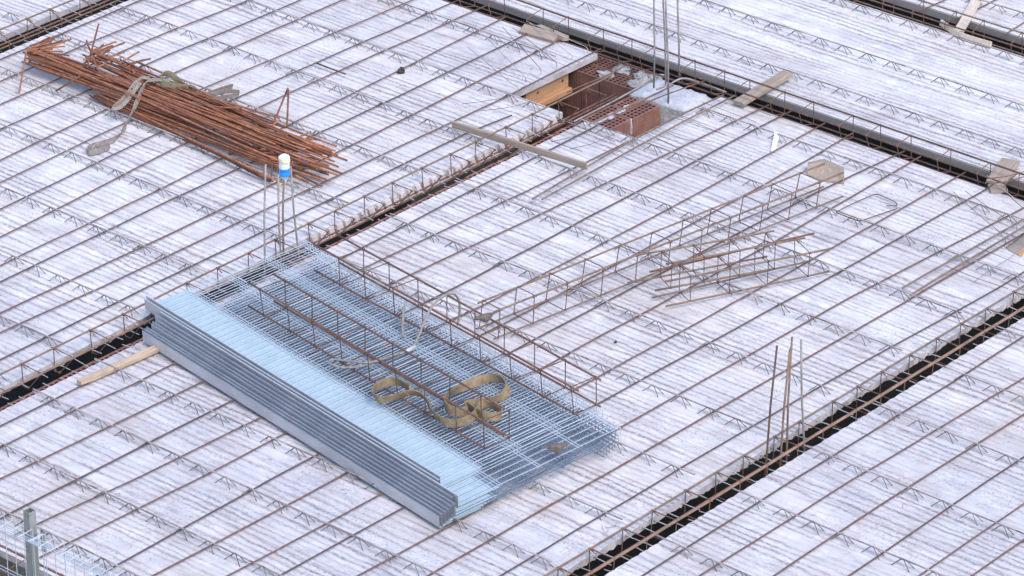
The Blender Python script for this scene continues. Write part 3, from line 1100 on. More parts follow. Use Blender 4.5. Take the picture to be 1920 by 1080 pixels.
def flange_mesh():
    mb = MB()
    n = 40
    for i in range(n + 1):
        y = PLN * i / n
        k = .0015 * noise.noise(Vector((y * 3, 1, 1)))
        mb.v += [(.0018 + k, y, -.003), (0 + k, y, -.003), (0 + k, y, FL), (.0018 + k, y, FL)]
    for i in range(n):
        a = 4 * i
        for j in range(4):
            mb.quad(a + j, a + 4 + j, a + 4 + (j + 1) % 4, a + (j + 1) % 4)
    return mb.mesh('flange', M['galv_flange'])


def plate_mesh(cuts=()):
    mb = MB()
    mb.box(.002, .290, 0.004, PLN - .002, -.0075, -.0060)
    return mb.mesh('cover_plate', M['galv_plate'])


fl_me, pt_me = flange_mesh(), plate_mesh()
mb = MB()
cross_wire(mb, 0)
cw_me = mb.mesh('cross_wire', M['galv'])
mb = MB()
mb.tube([(0, .0, 0), (0, PLN, 0)], .0022, 5)
lw_me = mb.mesh('long_wire', M['galv'])
WSP = PLN / 50
for k in range(NP):
    up = NP - 1 - k                      # 0 = top panel
    off = E1 * (.0225 * k + random.uniform(-.002, .002)) + E2 * ((.228 if up < 2 else .0) + (.006 if up == 0 else 0) + random.uniform(-.006, .006)) + Vector((0, 0, .0076 * k))
    if up in (2, 3):
        off += E1 * .004 + E2 * (.02 + .01 * up)
    root = empty('mesh_barrier', ORG + off)
    root.rotation_euler = Matrix.Rotation(TH0 + random.uniform(-.0035, .0035), 3, 'Z').to_euler()
    root.rotation_euler = (Matrix.Rotation(TH0 + random.uniform(-.0035, .0035), 3, 'Z') @ Matrix.Rotation(-math.asin(FL / PW), 3, 'Y')).to_euler()
    names = {0: 'topmost galvanised mesh panel of the stack, with its pale steel strip uncovered', 9: 'lowest galvanised mesh panel of the stack, its edge on the concrete'}
    tag(root, names.get(up, '%s galvanised mesh panel from the top of the stack' % ORD[up]), 'mesh barrier', 'galvanised mesh panels stacked on the middle bay')
    link('flange', fl_me, root)
    link('cover_plate', pt_me, root)
    if up < 2:
        for i in range(50):
            o = link('cross_wire', cw_me, root, (0, .012 + i * WSP + random.uniform(-.0025, .0025), 0))
            o.rotation_euler = (0, 0, random.uniform(-.0035, .0035))
        for x in PAIR:
            for dx in (-.009, .009):
                link('long_wire', lw_me, root, (x + dx, 0, .0046))
        link('long_wire', lw_me, root, (PW - .004, 0, -FL + .006))
        link('long_wire', lw_me, root, (.0038, 0, FL + .0015))
    else:
        mb = MB()
        for i in range(50):
            cross_wire(mb, .012 + i * WSP + random.uniform(-.0025, .0025) + .0)
        for x in PAIR:
            for dx in (-.009, .009):
                mb.tube([(x + dx, 0, .0046), (x + dx + random.uniform(-.002, .002), PLN, .0046)], .0026, 5)
        mb.tube([(PW - .004, 0, -FL + .006), (PW - .004, PLN, -FL + .006)], .0026, 5)
        mb.tube([(.0038, 0, FL + .0015), (.0038, PLN, FL + .0015)], .0026, 5)
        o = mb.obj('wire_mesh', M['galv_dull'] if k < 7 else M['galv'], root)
        o['kind'] = 'stuff'

# lifted end strip of a lower panel at the near corner
# ------------------------------------------------------------------ bundle of rusty hooked bars
BG = 'rusty hooked bars heaped in one bundle'
BL_ = 'rusty hooked bar in the orange-brown bundle tied with a grey sling'


def bundle_bar(p0, p1, hook0=None, hook1=None, r=.0066, mat='rust_bright', sag=.0, label=None, group=BG, mid=None):
    a, b = Vector(p0), Vector(p1)
    pts = []
    n = 7
    for i in range(n + 1):
        t = i / n
        p = a.lerp(b, t)
        if mid is not None:
            p += Vector(mid) * sin(pi * t)
        p += Vector((noise.noise(p * 1.6 + a * 7) * .014, noise.noise(p * 1.4 + a * 5) * .010, noise.noise(p * 1.9 + a * 3) * .006)) * (1 if 0 < i < n else 0)
        pts.append(p)
    if hook0 is not None:
        pts = [a + Vector(hook0)] + pts
    if hook1 is not None:
        pts = pts + [b + Vector(hook1)]
    pts = rounded(pts, .022, 3)
    mb = MB()
    mb.tube(pts, r, 6)
    o = mb.obj('bent_bar', M[mat], None, True)
    o.data.transform(Matrix.Translation(-a))
    o.location = a
    tag(o, label or BL_, 'reinforcing bar', group)
    return o


rnd = random.Random(5)
mats = ['rust_bright', 'rust_bright', 'rust_deep', 'rust_bright', 'rust_deep']
# lower layers: long bars, left end group along the near side
def heap(n, L0, L1, R0, R1, z0, z1, hk, hkp, mat_shift=0, zr=None, label=None):
    for i in range(n):
        t = i / max(1, n - 1)
        a = Vector(L0).lerp(Vector(L1), t)
        b = Vector(R0).lerp(Vector(R1), t)
        a += Vector((rnd.uniform(-.02, .02), rnd.uniform(-.05, .05), 0))
        b += Vector((rnd.uniform(-.05, .05), rnd.uniform(-.16, .16), 0))
        a.z = rnd.uniform(z0, z1)
        b.z = rnd.uniform(z0, z1) if zr is None else rnd.uniform(*zr)
        h = None
        if rnd.random() < hkp:
            h = (hk[0] * rnd.uniform(.7, 1.15), hk[1] + rnd.uniform(-.05, .05), hk[2] + rnd.uniform(-.02, .04))
        bundle_bar(a, b, h, None, mat=mats[(i + mat_shift) % 5], label=label)


# under layer in shade (starts further in), middle layer, top layers
heap(11, W(176,186,.02), W(188,180,.05), W(500,345,.03), W(592,322,.05), .03, .08, (.02, .2, .02), .0, 1, label='dark rusty bar in the shaded bottom layer of the bundle')
heap(12, W(40,120,.06), W(66,112,.1), W(560,316,.06), W(612,296,.07), .07, .12, (.20, .06, .01), .5, 0, label='rusty bar in the lower prong of the hooked end of the bundle')
heap(12, W(48,100,.14), W(70,92,.14), W(600,338,.08), W(628,304,.08), .12, .17, (.22, -.02, .0), .8, 2, label='orange rusty bar in the upper prong of the bundle')
heap(11, W(158,116,.12), W(176,104,.12), W(560,300,.12), W(612,268,.12), .10, .16, (.20, -.03, .01), .75, 3, label='rusty hooked bar in the shorter group set back on top of the bundle')
heap(7, W(150,128,.14), W(250,118,.14), W(470,268,.14), W(560,262,.14), .14, .175, (.18, -.02, .0), .3, 4, label='rusty bar lying topmost along the middle of the bundle')
# hooks that stand up or stick out
bundle_bar(W(50,92,.18), W(520,300,.14), W3(50,92,.18,36,173,.03), None, label='rusty bar of the bundle with one hooked leg reaching down to the slab', group=None)
bundle_bar(W(158,138,.15), W(400,210,.15), W3(158,138,.15,104,171,.05), None, mat='rust_deep')
bundle_bar(W(163,128,.15), W(455,262,.14), W3(163,128,.15,185,45,.36), None, mat='rust_deep', label='rusty bar whose end stands highest above the hooked end of the bundle', group=None)
bundle_bar(W(184,134,.15), W(430,230,.14), W3(184,134,.15,162,76,.28), None, mat='rust_deep', label='rusty bar leaning across the upright one at the hooked end', group=None)
bundle_bar(W(270,160,.15), W(538,240,.13), None, W3(538,240,.13,541,168,.34), mat='rust_deep', label='rusty bar with an upright leg at the fanned end of the bundle', group=None)
bundle_bar(W(300,150,.16), W(512,233,.15), None, W3(512,233,.15,540,165,.34), mat='rust_deep')
bundle_bar(W(330,165,.16), W(526,222,.17), None, W3(526,222,.17,476,267,.10), mat='rust_bright')
bundle_bar(W(390,200,.15), W(545,288,.15), W3(390,200,.15,452,203,.20), None, mat='rust_deep')
bundle_bar(W(460,215,.15), W(560,300,.12), W3(460,215,.15,450,200,.19), None, mat='rust_deep')
bundle_bar(W(520,275,.12), W(583,247,.12), None, None, mat='rust_bright')
bundle_bar(W(500,260,.12), W(617,297,.10), None, None, mat='rust_deep')
bundle_bar(W(430,262,.10), W(604,349,.02), None, None, mat='rust_deep')
bundle_bar(W(250,205,.04), W(508,342,.03), None, W3(508,342,.03,510,307,.13), mat='rust_dark')
for (a, b) in [((55,110,.05), (74,138,.02)), ((85,130,.05), (105,158,.02))]:
    pass
# thick end fan
for i in range(9):
    y = 262 + i * 8.5
    bundle_bar(W2(470 + i * 6, 262 + i * 6, .12), W2(600 + (i % 4) * 8, y + (i % 3) * 3, .08), None, None, mat=mats[i % 5])
# short hooked ends lying across the bars at the left
for i, (px, py, qx, qy) in enumerate([(50, 94, 122, 87), (52, 96, 118, 98), (56, 98, 130, 105), (60, 100, 133, 112), (84, 108, 150, 125), (156, 112, 216, 112), (160, 108, 218, 110), (228, 124, 282, 110), (240, 126, 268, 112), (246, 132, 270, 138), (250, 136, 262, 141)]):
    a, b = Vector(W2(px, py, .16)), Vector(W2(qx, qy, .12))
    bundle_bar(a, b, None, None, mat=mats[i % 5], r=.0066)
o = bundle_bar(W(55,86,.15), W(124,60,.05), W3(55,86,.15,60,92,.12), None, mat='rust', label='rusty hooked bar lying from the bundle along the slab edge', group=None)

# grey and olive sling round the bundle
sl = tag(empty('sling', W(268,160,.18)), 'grey webbing sling wrapped over the rusty bundle, one end curled on the slab', 'sling')
inv = Matrix.Translation(sl.location).inverted()
mb = MB()
pp = catmull([W(318,152,.175), W(302,150,.19), W(285,150,.20), W(273,157,.195), W(264,174,.16), W(250,206,.11), (W(236,234,.035)), W(227,250,.022), W(212,262,.03), W(190,269,.03), W(172,274,.03), W(163,281,.03), W(168,286,.03), W(185,283,.03), W(206,275,.03)], 5)
wd = []
for i, p in enumerate(pp):
    t = i / (len(pp) - 1)
    wd.append((.8, .3, 0) if t < .45 else ((.8, .2, .3) if t < .55 else (.1, .1, 1)))
mb.ribbon(pp, wd, .034, .004)
o = mb.obj('strap', M['strap_grey'], sl); o.matrix_parent_inverse = inv
mb = MB()
pp = catmull([W(281,147,.19), W(268,146,.20), W(256,152,.185), W(246,166,.16), W(232,184,.13), W(214,200,.12), W(211,204,.125), W(222,203,.125), W(238,189,.14), W(252,170,.165), W(263,155,.19)], 5)
mb.ribbon(pp, (.75, .4, .35), .026, .004)
o = mb.obj('strap', M['strap_grey'], sl); o.matrix_parent_inverse = inv
mb = MB()
pp = catmull([W(352,180,.13), W(346,164,.15), W(330,148,.175), W(316,138,.20), W(304,140,.20), W(300,150,.185), W(310,158,.17), W(334,163,.165), W(362,166,.15), W(364,180,.12)], 5)
mb.ribbon(pp, (.25, -.5, .8), .045, .004)
o = mb.obj('strap', M['strap_olive'], sl); o.matrix_parent_inverse = inv
mb = MB()
pp = catmull([W(362,170,.13), W(385,176,.11), W(410,168,.10), W(434,161,.10), W(432,166,.09), W(412,173,.09), W(392,180,.08), W(420,172,.08), W(446,172,.07), W(444,178,.06), W(418,182,.06), W(392,187,.06)], 5)
mb.ribbon(pp, (.1, -.2, 1), .030, .004)
o = mb.obj('strap', M['strap_grey'], sl); o.matrix_parent_inverse = inv

# ------------------------------------------------------------------ slings and wire rope on the panel stack
ts = tag(empty('sling', W(800,740,.17)), 'tan webbing sling looped loosely on the mesh panel stack under a cage', 'sling')
inv = Matrix.Translation(ts.location).inverted()
Q = lambda l, z: [W2(600 + a / 3.83, 640 + b / 3.83, z) for a, b in l]
zt = .150 + .030
mb = MB()
path = [(640, 330), (560, 292), (470, 296), (395, 335), (385, 385), (440, 420), (540, 400), (625, 372), (690, 372), (745, 400), (785, 460), (830, 530), (900, 580), (990, 585), (1075, 555), (1130, 505), (1160, 455), (1235, 460), (1300, 505), (1290, 535), (1220, 540), (1150, 520), (1060, 460)]
pp = catmull(Q(path, zt), 5)
mb.ribbon(pp, [(noise.noise(p * 9) * .9, noise.noise(p * 9 + Vector((7, 3, 1))) * .9, 1) for p in pp], .050, .0045)
o = mb.obj('strap', M['strap_tan'], ts); o.matrix_parent_inverse = inv
mb = MB()
path = [(1060, 500), (985, 505), (915, 480), (895, 430), (940, 370), (1040, 320), (1150, 280), (1240, 262), (1320, 280), (1350, 330), (1320, 385), (1250, 420), (1170, 440), (1090, 450), (1040, 465)]
pp = catmull(Q(path, zt + .004), 5)
mb.ribbon(pp, [(noise.noise(p * 8 + Vector((2, 2, 2))) * .9, noise.noise(p * 8 + Vector((4, 3, 9))) * .9, 1) for p in pp], .056, .0045)
o = mb.obj('strap', M['strap_tan'], ts); o.matrix_parent_inverse = inv

wr = tag(empty('wire_rope', W(787,640,.17)), 'grey wire rope sling arching over the edge of the mesh panel stack', 'wire rope')
inv = Matrix.Translation(wr.location).inverted()


def lifted(px0, px1, pts, z0, z1, b0, b1):
    """Points of an arc standing over the ground segment b0-b1."""
    out = []
    return out


def rope(mb, pts, r):
    n = len(pts)
    for s_ in range(3):
        q = []
        for i, p in enumerate(pts):
            p = Vector(p)
            d = (Vector(pts[min(i + 1, n - 1)]) - Vector(pts[max(i - 1, 0)])).normalized()
            u = d.orthogonal().normalized()
            w = d.cross(u)
            a = i * .9 + s_ * 2 * pi / 3
            q.append(p + (u * cos(a) + w * sin(a)) * r * .5)
        mb.tube(q, r * .62, 5)


A_ = [WV(x, y, W(772, 654, .18), W(858, 612, .16)) for x, y in [(772, 654), (778, 645), (788, 622), (800, 592), (812, 572), (826, 559), (842, 551), (854, 553), (861, 566), (862, 585), (858, 610)]]
mb = MB()
rope(mb, catmull(A_, 8), .0078)
o = mb.obj('rope_arch', M['rope'], wr, True); o.matrix_parent_inverse = inv
mb = MB()
rope(mb, catmull([W(772,654,.18), W(745,665,.175), W(715,676,.172), W(680,686,.172), (W(650,689,.172)), W(628,686,.175), W(616,679,.175), W(626,674,.175), W(655,677,.18), W(690,680,.185), W(722,672,.185), W(748,662,.185)], 7), .0070)
o = mb.obj('rope_loop', M['rope'], wr, True); o.matrix_parent_inverse = inv
mb = MB()
mb.tube([W(760,660,.182), W(778,650,.188)], .0125, 10)
o = mb.obj('ferrule', M['galv_flange'], wr, True); o.matrix_parent_inverse = inv
mb = MB()
rope(mb, catmull([W(756,632,.17), W(755,610,.195), W(756,590,.24), W(758,574,.27)], 6), .0085)
o = mb.obj('rope_end', M['rope'], wr, True); o.matrix_parent_inverse = inv


# ------------------------------------------------------------------ upright starter bars
def rods(lst, label, cat='starter bars', r=.0062, extra=None):
    base = Vector(lst[0][0])
    root = tag(empty('starter_bars', base), label, cat)
    inv = Matrix.Translation(base).inverted()
    for b, t, m in lst:
        mb = MB()
        b, t = Vector(b), Vector(t)
        mb.tube([b, b.lerp(t, .33) + Vector((.004, 0, 0)), b.lerp(t, .66) + Vector((-.003, .003, 0)), t], r, 7)
        o = mb.obj('bar', M[m], root, True)
        o.matrix_parent_inverse = inv
    return root


def rod(tx, ty, bx_, by, y, m, down=.4):
    t, b = Vector(WY(tx, ty, y)), Vector(WY(bx_, by, y))
    return (b + (b - t) * (down / (t - b).length), t, m)


rods([rod(498, 308, 496, 478, 1.33, 'steel_grey'), rod(521.5, 327, 525.5, 463, 1.33, 'steel_grey'), rod(533, 300, 531, 465, 1.31, 'steel_brown'), rod(545, 312, 557, 452, 1.33, 'steel_grey')],
     'four grey upright starter bars behind the mesh panel stack, one carrying a bottle')
rods([rod(1457, 648, 1437, 855, -2.43, 'rust_dark'), rod(1485, 632, 1474, 860, -2.43, 'steel_brown'), rod(1481, 655, 1463, 862, -2.45, 'steel_brown'), rod(1502, 637, 1507, 832, -2.44, 'steel_grey')],
     'four rusty upright starter bars leaning in the open gap beside the near corner bay')
rods([rod(1228, -70, 1226, 152, 1.16, 'steel_grey', .05), rod(1243, -70, 1248, 143, 1.2, 'steel_grey', .06), rod(1248, -70, 1253, 182, 1.02, 'steel_grey', .06), rod(1271, -70, 1273, 140, 1.2, 'steel_grey', .1)],
     'four grey upright starter bars rising from the pale column head')
BOT = WY(533, 304, 1.315)
# bars of the opening: bends and extra long bars
for pts, r, m, lab in [
    ([WV(1231, 168, (2.6, 1.1, 0), (3.4, .6, 0)), W(1252, 160, .05), W(1272, 149, .06), W(1287, 147, .06), W(1302, 151, .05), W(1322, 158, .04), W(1362, 173, .02)], .0062, 'steel_grey', 'thick grey bar curving over the column head into the right gap'),
    ([W(1064, 173, .06), W(1100, 157, .07), W(1143, 139, .08), W(1176, 121, .09)], .0052, 'rust', 'rusty bar passing over the timber form beam in the opening'),
    ([W(1076, 228, .03), W(1150, 190, .03), W(1222, 150, .06)], .0062, 'steel_grey', 'dark grey bar crossing the opening above the clay blocks'),
    ([W(1104, 234, .0), W(1170, 203, .0), W(1234, 174, .02), W(1262, 160, .04)], .0066, 'steel_brown', 'thick brown bar lying close over the clay blocks in the opening'),
    ([W(1150, 222, .01), W(1230, 185, .02), W(1325, 150, .06)], .0045, 'rust', 'thin rusty bar from the clay blocks over the column head'),
]:
    mb = MB()
    mb.tube(catmull(pts, 5), r, 7)
    tag(mb.obj('rebar', M[m], None, True), lab, 'reinforcing bar')

# bottle stuck upside down on a bar
bt = tag(empty('plastic_bottle', BOT), 'upturned plastic bottle with blue band and yellow foamed top on the upright bars', 'bottle')


def lathe(prof, n=14):
    mb = MB()
    for r, z in prof:
        for j in range(n):
            a = 2 * pi * j / n
            mb.v.append((r * cos(a), r * sin(a), z))
    for i in range(len(prof) - 1):
        for j in range(n):
            a, b = i * n + j, i * n + (j + 1) % n
            mb.quad(a, b, b + n, a + n)
    return mb


lathe([(.0, -.150), (.010, -.150), (.011, -.128), (.016, -.122), (.016, -.112), (.024, -.100), (.031, -.088)]).obj('neck', M['clear'], bt, True)
lathe([(.0312, -.088), (.034, -.078), (.034, -.062), (.0325, -.060), (.034, -.058), (.034, -.036)]).obj('blue_band', M['blue'], bt, True)
lathe([(.0338, -.036), (.033, .006)]).obj('bottle_body', M['clear'], bt, True)
mb = MB()
mb.lump((0, 0, .012), .0365, .0365, .018, 2, .14, 14, 9)
mb.obj('foam_top', M['foam'], bt, True)
mb = MB()
mb.lump((.0, .0, .030), .034, .035, .020, 5, .16, 14, 9)
mb.lump((.030, -.006, .010), .010, .010, .030, 7, .2, 8, 6)
mb.obj('white_foam', M['foam_white'], bt, True)


# ------------------------------------------------------------------ timber
def timber(name, label, p0, p1, w, h, mat, cat='board', splinter=0.0, roll=0.0, bow=0.0, wdir=None, pieces=14):
    """Board from p0 to p1 (axis at the middle of its section): width w, thickness h, with slightly uneven sawn edges."""
    a, b = Vector(p0), Vector(p1)
    d = (b - a)
    L = d.length
    d.normalize()
    side = Vector((0, 0, 1)).cross(d).normalized()
    upv = d.cross(side)
    R_ = Matrix.Rotation(roll, 3, d)
    side, upv = R_ @ side, R_ @ upv
    mb = MB()
    prof = [(-1, -1), (-.9, -1.0), (.9, -1), (1, -.9), (1, .9), (.9, 1), (-.9, 1), (-1, .9)]
    m = len(prof)
    for i in range(pieces + 1):
        t = i / pieces
        end = splinter if i in (0, pieces) else 0
        for j, (u, v) in enumerate(prof):
            k = noise.noise(Vector((t * 5 + a.x * 3, j * 1.7, a.y))) * .0016
            q = a + d * (L * t + (random.uniform(-1, 1) * end)) + side * (u * w / 2 + k) + upv * (v * h / 2 + k) + Vector((0, 0, bow * (1 - (2 * t - 1) ** 2)))
            mb.v.append(tuple(q))
    for i in range(pieces):
        for j in range(m):
            x_, y_ = i * m + j, i * m + (j + 1) % m
            mb.quad(x_, y_, y_ + m, x_ + m)
    mb.f.append(tuple(reversed(range(m)))); mb.m.append(0)
    mb.f.append(tuple(pieces * m + j for j in range(m))); mb.m.append(0)
    o = mb.obj(name, M[mat])
    # put the object's own axis along the board so that the grain follows it
    ang = math.atan2(d.y, d.x)
    T = Matrix.Translation(a) @ Matrix.Rotation(ang, 4, 'Z')
    o.data.transform(T.inverted())
    o.matrix_world = T
    return tag(o, label, cat)


timber('timber_board', 'pale brown board set on edge across the brick gap', (1.398, 1.728, .068), (1.482, .660, .068), .016, .046, 'wood_old', roll=.12)
timber('timber_batten', 'fresh sawn batten stuck under the near end of the mesh panel stack', (-2.555, 1.062, .030), (-1.80, 1.015, .030), .046, .028, 'wood_x', cat='batten', splinter=.003)
timber('timber_board', 'short grey-brown board lying across the right gap on the cage', (2.915, .570, .032), (3.475, .588, .055), .086, .024, 'wood_old', splinter=.004)
timber('timber_batten', 'pale batten leaning over the farther gap at the top edge', (4.855, .180, .015), (5.62, .49, .040), .070, .016, 'wood_pale', cat='batten', splinter=.012)
mb = MB()
pp = catmull([W(1764,42,.03), W(1784.5,56,.03), W(1806,68,.03), (W(1852,82,.03)), W(1858,84,.03)], 4)
mb.ribbon(pp, (.2, .0, 1), .040, .016)
o = mb.obj('timber_batten', M['wood_pale'])
tag(o, 'curved pale batten along the edge of the farther gap', 'batten')
timber('timber_offcut', 'pale grey offcut under the cage beside the right gap', (2.93, 2.46, .020), (2.955, 2.17, .020), .080, .038, 'wood_old', cat='offcut', splinter=.006, roll=.3)
timber('timber_offcut', 'small pale chunk next to the grey offcut at the right gap', (3.015, 2.38, .028), (2.99, 2.12, .030), .05, .036, 'wood_old', cat='offcut', splinter=.008, roll=-.2)
mb = MB()
T0 = [W(1514,309,.06), W(1545,302,.075), W(1582,318,.07), W(1582.5,345,.004), W(1545,340,.004), W(1514,328,.004)]
c = sum((Vector(p) for p in T0), Vector()) / 6
back_ = [Vector(p) + Vector((.05, .035, -.012)) for p in T0]
mb.add([tuple(p) for p in T0] + [tuple(p) for p in back_], [(0, 5, 4, 3, 2, 1), (6, 7, 8, 9, 10, 11), (0, 1, 7, 6), (1, 2, 8, 7), (2, 3, 9, 8), (3, 4, 10, 9), (4, 5, 11, 10), (5, 0, 6, 11)])
tag(mb.obj('timber_offcut', M['wood_old']), 'angular brown timber offcut at the far end of the long loose cage', 'offcut')
timber('timber_board', 'rough brown board bridging the right gap at the picture edge', (3.02, -1.405, .035), (3.335, -1.303, .045), .125, .022, 'wood_old', splinter=.01)
timber('timber_board', 'thin grey board edge under the rough brown board at the right gap', (2.97, -1.395, .012), (3.05, -1.47, .012), .10, .018, 'wood_old')
# box-out in the slab at the right picture edge
mb = MB()
mb.box(2.33, 2.90, -2.07, -2.05, .0, .030)
bx = tag(empty('box_form', (2.6, -2.06, 0)), 'small timber box form with a grey edge at the right picture edge', 'box form')
mb = MB()
mb.add([W(1885,464,.004), W(1921,438,.004), W(1921,468,.004), W(1900,474,.004)], [(0, 3, 2, 1)])
mb.add([W(1885,464,.004), W(1921,438,.004), W(1921,438,.03), W(1885,464,.03)], [(0, 1, 2, 3)])
o = mb.obj('grey_board', M['form_side'], bx); o.matrix_parent_inverse = Matrix.Translation(bx.location).inverted()
mb = MB()
mb.add([W(1902,474.5,.005), W(1925,459,.005), W(1925,470,.005), W(1915,481,.005)], [(0, 3, 2, 1)])
o = mb.obj('orange_board', M['wood_orange'], bx); o.matrix_parent_inverse = Matrix.Translation(bx.location).inverted()

# ------------------------------------------------------------------ thin loose wires, bent bar, lumps, tag
WIRES = [
    ([(877, 88, .05), (960, 157, .05), (972, 164, .045)], (973.5, 167), 1),
    ([(897, 55, .05), (983, 143, .05), (985.5, 147, .045)], (986, 152), 1),
    ([(941.7, 50, .05), (1012, 127, .05), (1014.5, 131, .045)], (1015, 138), 0),
    ([(961.7, 52, .05), (1041, 115, .05), (1044, 119, .045)], (1044.5, 125), 0),
    ([(986.7, 38, .06), (1070, 102, .055), (1073, 106, .05)], (1073.5, 112), 2),
    ([(987, 40, .05), (1098, 87, .05), (1102, 91, .045)], (1102.5, 99), 2),
]
WG = 'thin hooked wires lying on the slab corner before the opening'
WLAB = ['thin hooked wire farthest from the right gap on the slab corner before the opening', 'second thin hooked wire from the rusty bundle side on the slab corner before the opening',
        'third thin hooked wire on the slab corner before the opening, middle one', 'thin hooked wire third from the right gap on the slab corner',
        'thin hooked wire from the grey offcut to the white slab edge', 'pale hooked wire nearest the right gap, running from the grey offcut']
for (pts, end, k), lab in zip(WIRES, WLAB):
    q = [W(*p) for p in pts]
    e = Vector(q[-1]) - Vector((0, 0, .028))
    mb = MB()
    mb.tube(rounded(q + [tuple(e)], .01, 2), .0024, 5)
    tag(mb.obj('loose_wire', M[('brace', 'girder', 'strand')[k]]), lab, 'wire', WG)
LOOSE = [
    ([(1050, 223, .02), (1090, 240, .045), (1153, 266, .03)], 'straight thin wire across the slab end in front of the clay blocks, farther one'),
    ([(991, 241, .03), (1040, 266, .04), (1092, 284, .03)], 'straight thin wire across the slab end in front of the clay blocks, nearer one'),
    ([(1033, 266, .02), (1075, 256, .03), (1100, 244, .045), (1130, 229, .03)], 'thin wire curving over the slab end in front of the clay blocks'),
    ([(1068, 279, .02), (1105, 271, .035), (1135, 259, .045), (1160, 246, .04)], 'dark thin wire curving beside a straight one in front of the clay blocks'),
    ([(866, 195, .04), (905, 190, .045), (955, 180, .04), (985, 160, .05)], 'thin curved wire behind the board on edge, farther one'),
    ([(900, 208, .04), (960, 200, .045), (1012, 184, .045), (1020, 180, .04)], 'thin curved wire behind the board on edge, nearer one'),
    ([(1207, 248, .04), (1245, 265, .04), (1280, 283, .03)], 'thin straight wire from the thick bars by the opening, nearest the clay blocks'),
    ([(1303, 200, .04), (1347, 216, .045), (1390, 234, .03)], 'dark thin wire lying over a cross bar near the right gap'),
    ([(1318, 192, .045), (1370, 211, .04), (1418, 229, .03)], 'second thin wire from the right gap, between board and paper tag'),
    ([(1352, 180, .045), (1400, 198, .04), (1445, 217, .03)], 'thin wire nearest the short board that crosses the right gap'),
    ([(1260, 213, .045), (1310, 233, .04), (1360, 253, .03)], 'long thin wire crossing the thick pair beside the opening'),
    ([(1225, 236, .045), (1280, 260, .04), (1331, 265, .03)], 'bent thin wire under the thick pair beside the opening'),
    ([(1788, 360, .06), (1830, 398, .05), (1873, 434, .05), (1879, 444, .03)], 'thin wire slanting over the thicker pair at the picture edge, nearer one'),
    ([(1810, 358, .06), (1860, 393, .05), (1903, 420, .05), (1906, 430, .03)], 'thin wire slanting over the thicker pair at the picture edge, farther one'),
    ([(1827, 462, .05), (1870, 479, .045), (1925, 501, .03)], 'thin dark wire over the corner beside the small box form'),
    ([(1773, 498, .045), (1830, 521, .04), (1890, 541, .03)], 'long thin dark wire lying before the small box form'),
    ([(1784, 511, .03), (1820, 490, .04), (1881, 449, .05), (1883, 463, .03)], 'thin wire with hooked end lying between thicker bars'),
    ([(1827, 528, .03), (1862, 503, .045), (1890, 486, .045), (1925, 458, .05)], 'thin wire bent across the small box form'),
    ([(1876, 352, .06), (1900, 374, .06), (1925, 396, .05)], 'thin wire at the picture edge under the rough brown board'),
    ([(1851, 329, .12), (1870, 346, .10), (1905, 374, .06)], 'pale thin wire leaning from the right gap beside the rough brown board'),
    ([(1855, 335, .12), (1890, 330, .14), (1935, 318, .14)], 'thin rusty bar end over the rough brown board, upper one'),
    ([(1861, 344, .12), (1890, 340, .13), (1935, 327, .14)], 'thin rusty bar end over the rough brown board, lower one'),
    ([(1133, 987, .01), (1139, 989, .012), (1152, 987, .012), (1156, 981, .01)], 'tiny curl of wire on the slab near the open gap'),
    ([(440, 300, .02), (447, 297, .025), (455, 300, .02), (468, 304, .02), (474, 308, .015), (478, 306, .02)], 'pale curl of tie wire before the rusty bundle'),
    ([(1129, 985, .01), (1131, 994, .012), (1138, 998, .012), (1141, 993, .01)], 'second tiny curl of wire beside the first near the open gap'),
    ([(1062, 224, -.02), (1100, 236, -.02), (1130, 246, -.02)], 'pale wire at the slab corner above the clay blocks'),
]
for pts, lab in LOOSE:
    mb = MB()
    r = .0034 if 'bar end' in lab else (.0013 if 'curl' in lab else .0021)
    mb.tube(catmull([W(*p) for p in pts], 4), r, 5)
    tag(mb.obj('loose_wire', M['rust' if 'rusty' in lab else ('strand' if 'pale' in lab else 'brace')]), lab, 'wire')
random.seed(3)
# wires left lying on the mesh and tie-wire scraps are too small to show; closed stirrup bent out of shape:
mb = MB()
mb.tube(rounded([W(*p) for p in [(1662, 386, .02), (1683, 386, .02), (1680, 379, .02), (1648, 365, .02), (1640, 364, .02), (1605, 379, .03), (1566, 398, .03), (1600, 411, .03), (1612, 415, .03), (1650, 402, .02), (1682, 391, .02)]], .02, 3), .0034, 6)
tag(mb.obj('bent_stirrup', M['rust_dark'], None, True), 'loose bent stirrup lying flat near the end of the long loose cage', 'stirrup')

mb = MB()
mb.lump(tuple(Vector(W(752,137,.0)) + Vector((0, 0, .018))), .030, .024, .022, 4, .4, 11, 8)
tag(mb.obj('rock', M['rock']), 'small dark lump lying on a bar behind the rusty bundle', 'lump')
mb = MB()
mb.lump(tuple(Vector(W(1154,643,.0)) + Vector((0, 0, .006))), .011, .009, .008, 8, .3, 8, 6)
tag(mb.obj('pebble', M['rock']), 'tiny dark pebble on the slab between two bars', 'pebble')
pt = empty('paper_tag', W(1453,262,.03))
tag(pt, 'white paper tag with faint writing tied to a girder on the middle bay', 'tag')
inv = Matrix.Translation(pt.location).inverted()
mb = MB()
mb.ribbon([W(1456,248,.052), W(1456,257,.035), W(1453,266,.020), W(1451,276,.010), W(1450,284,.008)], (.7, -.55, 0), .030, .0012)
o = mb.obj('paper', M['paper'], pt); o.matrix_parent_inverse = inv
mb = MB()
for (a, b) in [((1452, 258), (1455, 261)), ((1455, 261), (1452, 264)), ((1451, 266), (1454, 268)), ((1450, 272), (1453, 271))]:
    mb.tube([W2(a[0], a[1], .040 - (a[1] - 248) * .0009), W2(b[0], b[1], .040 - (b[1] - 248) * .0009)], .0010, 4)
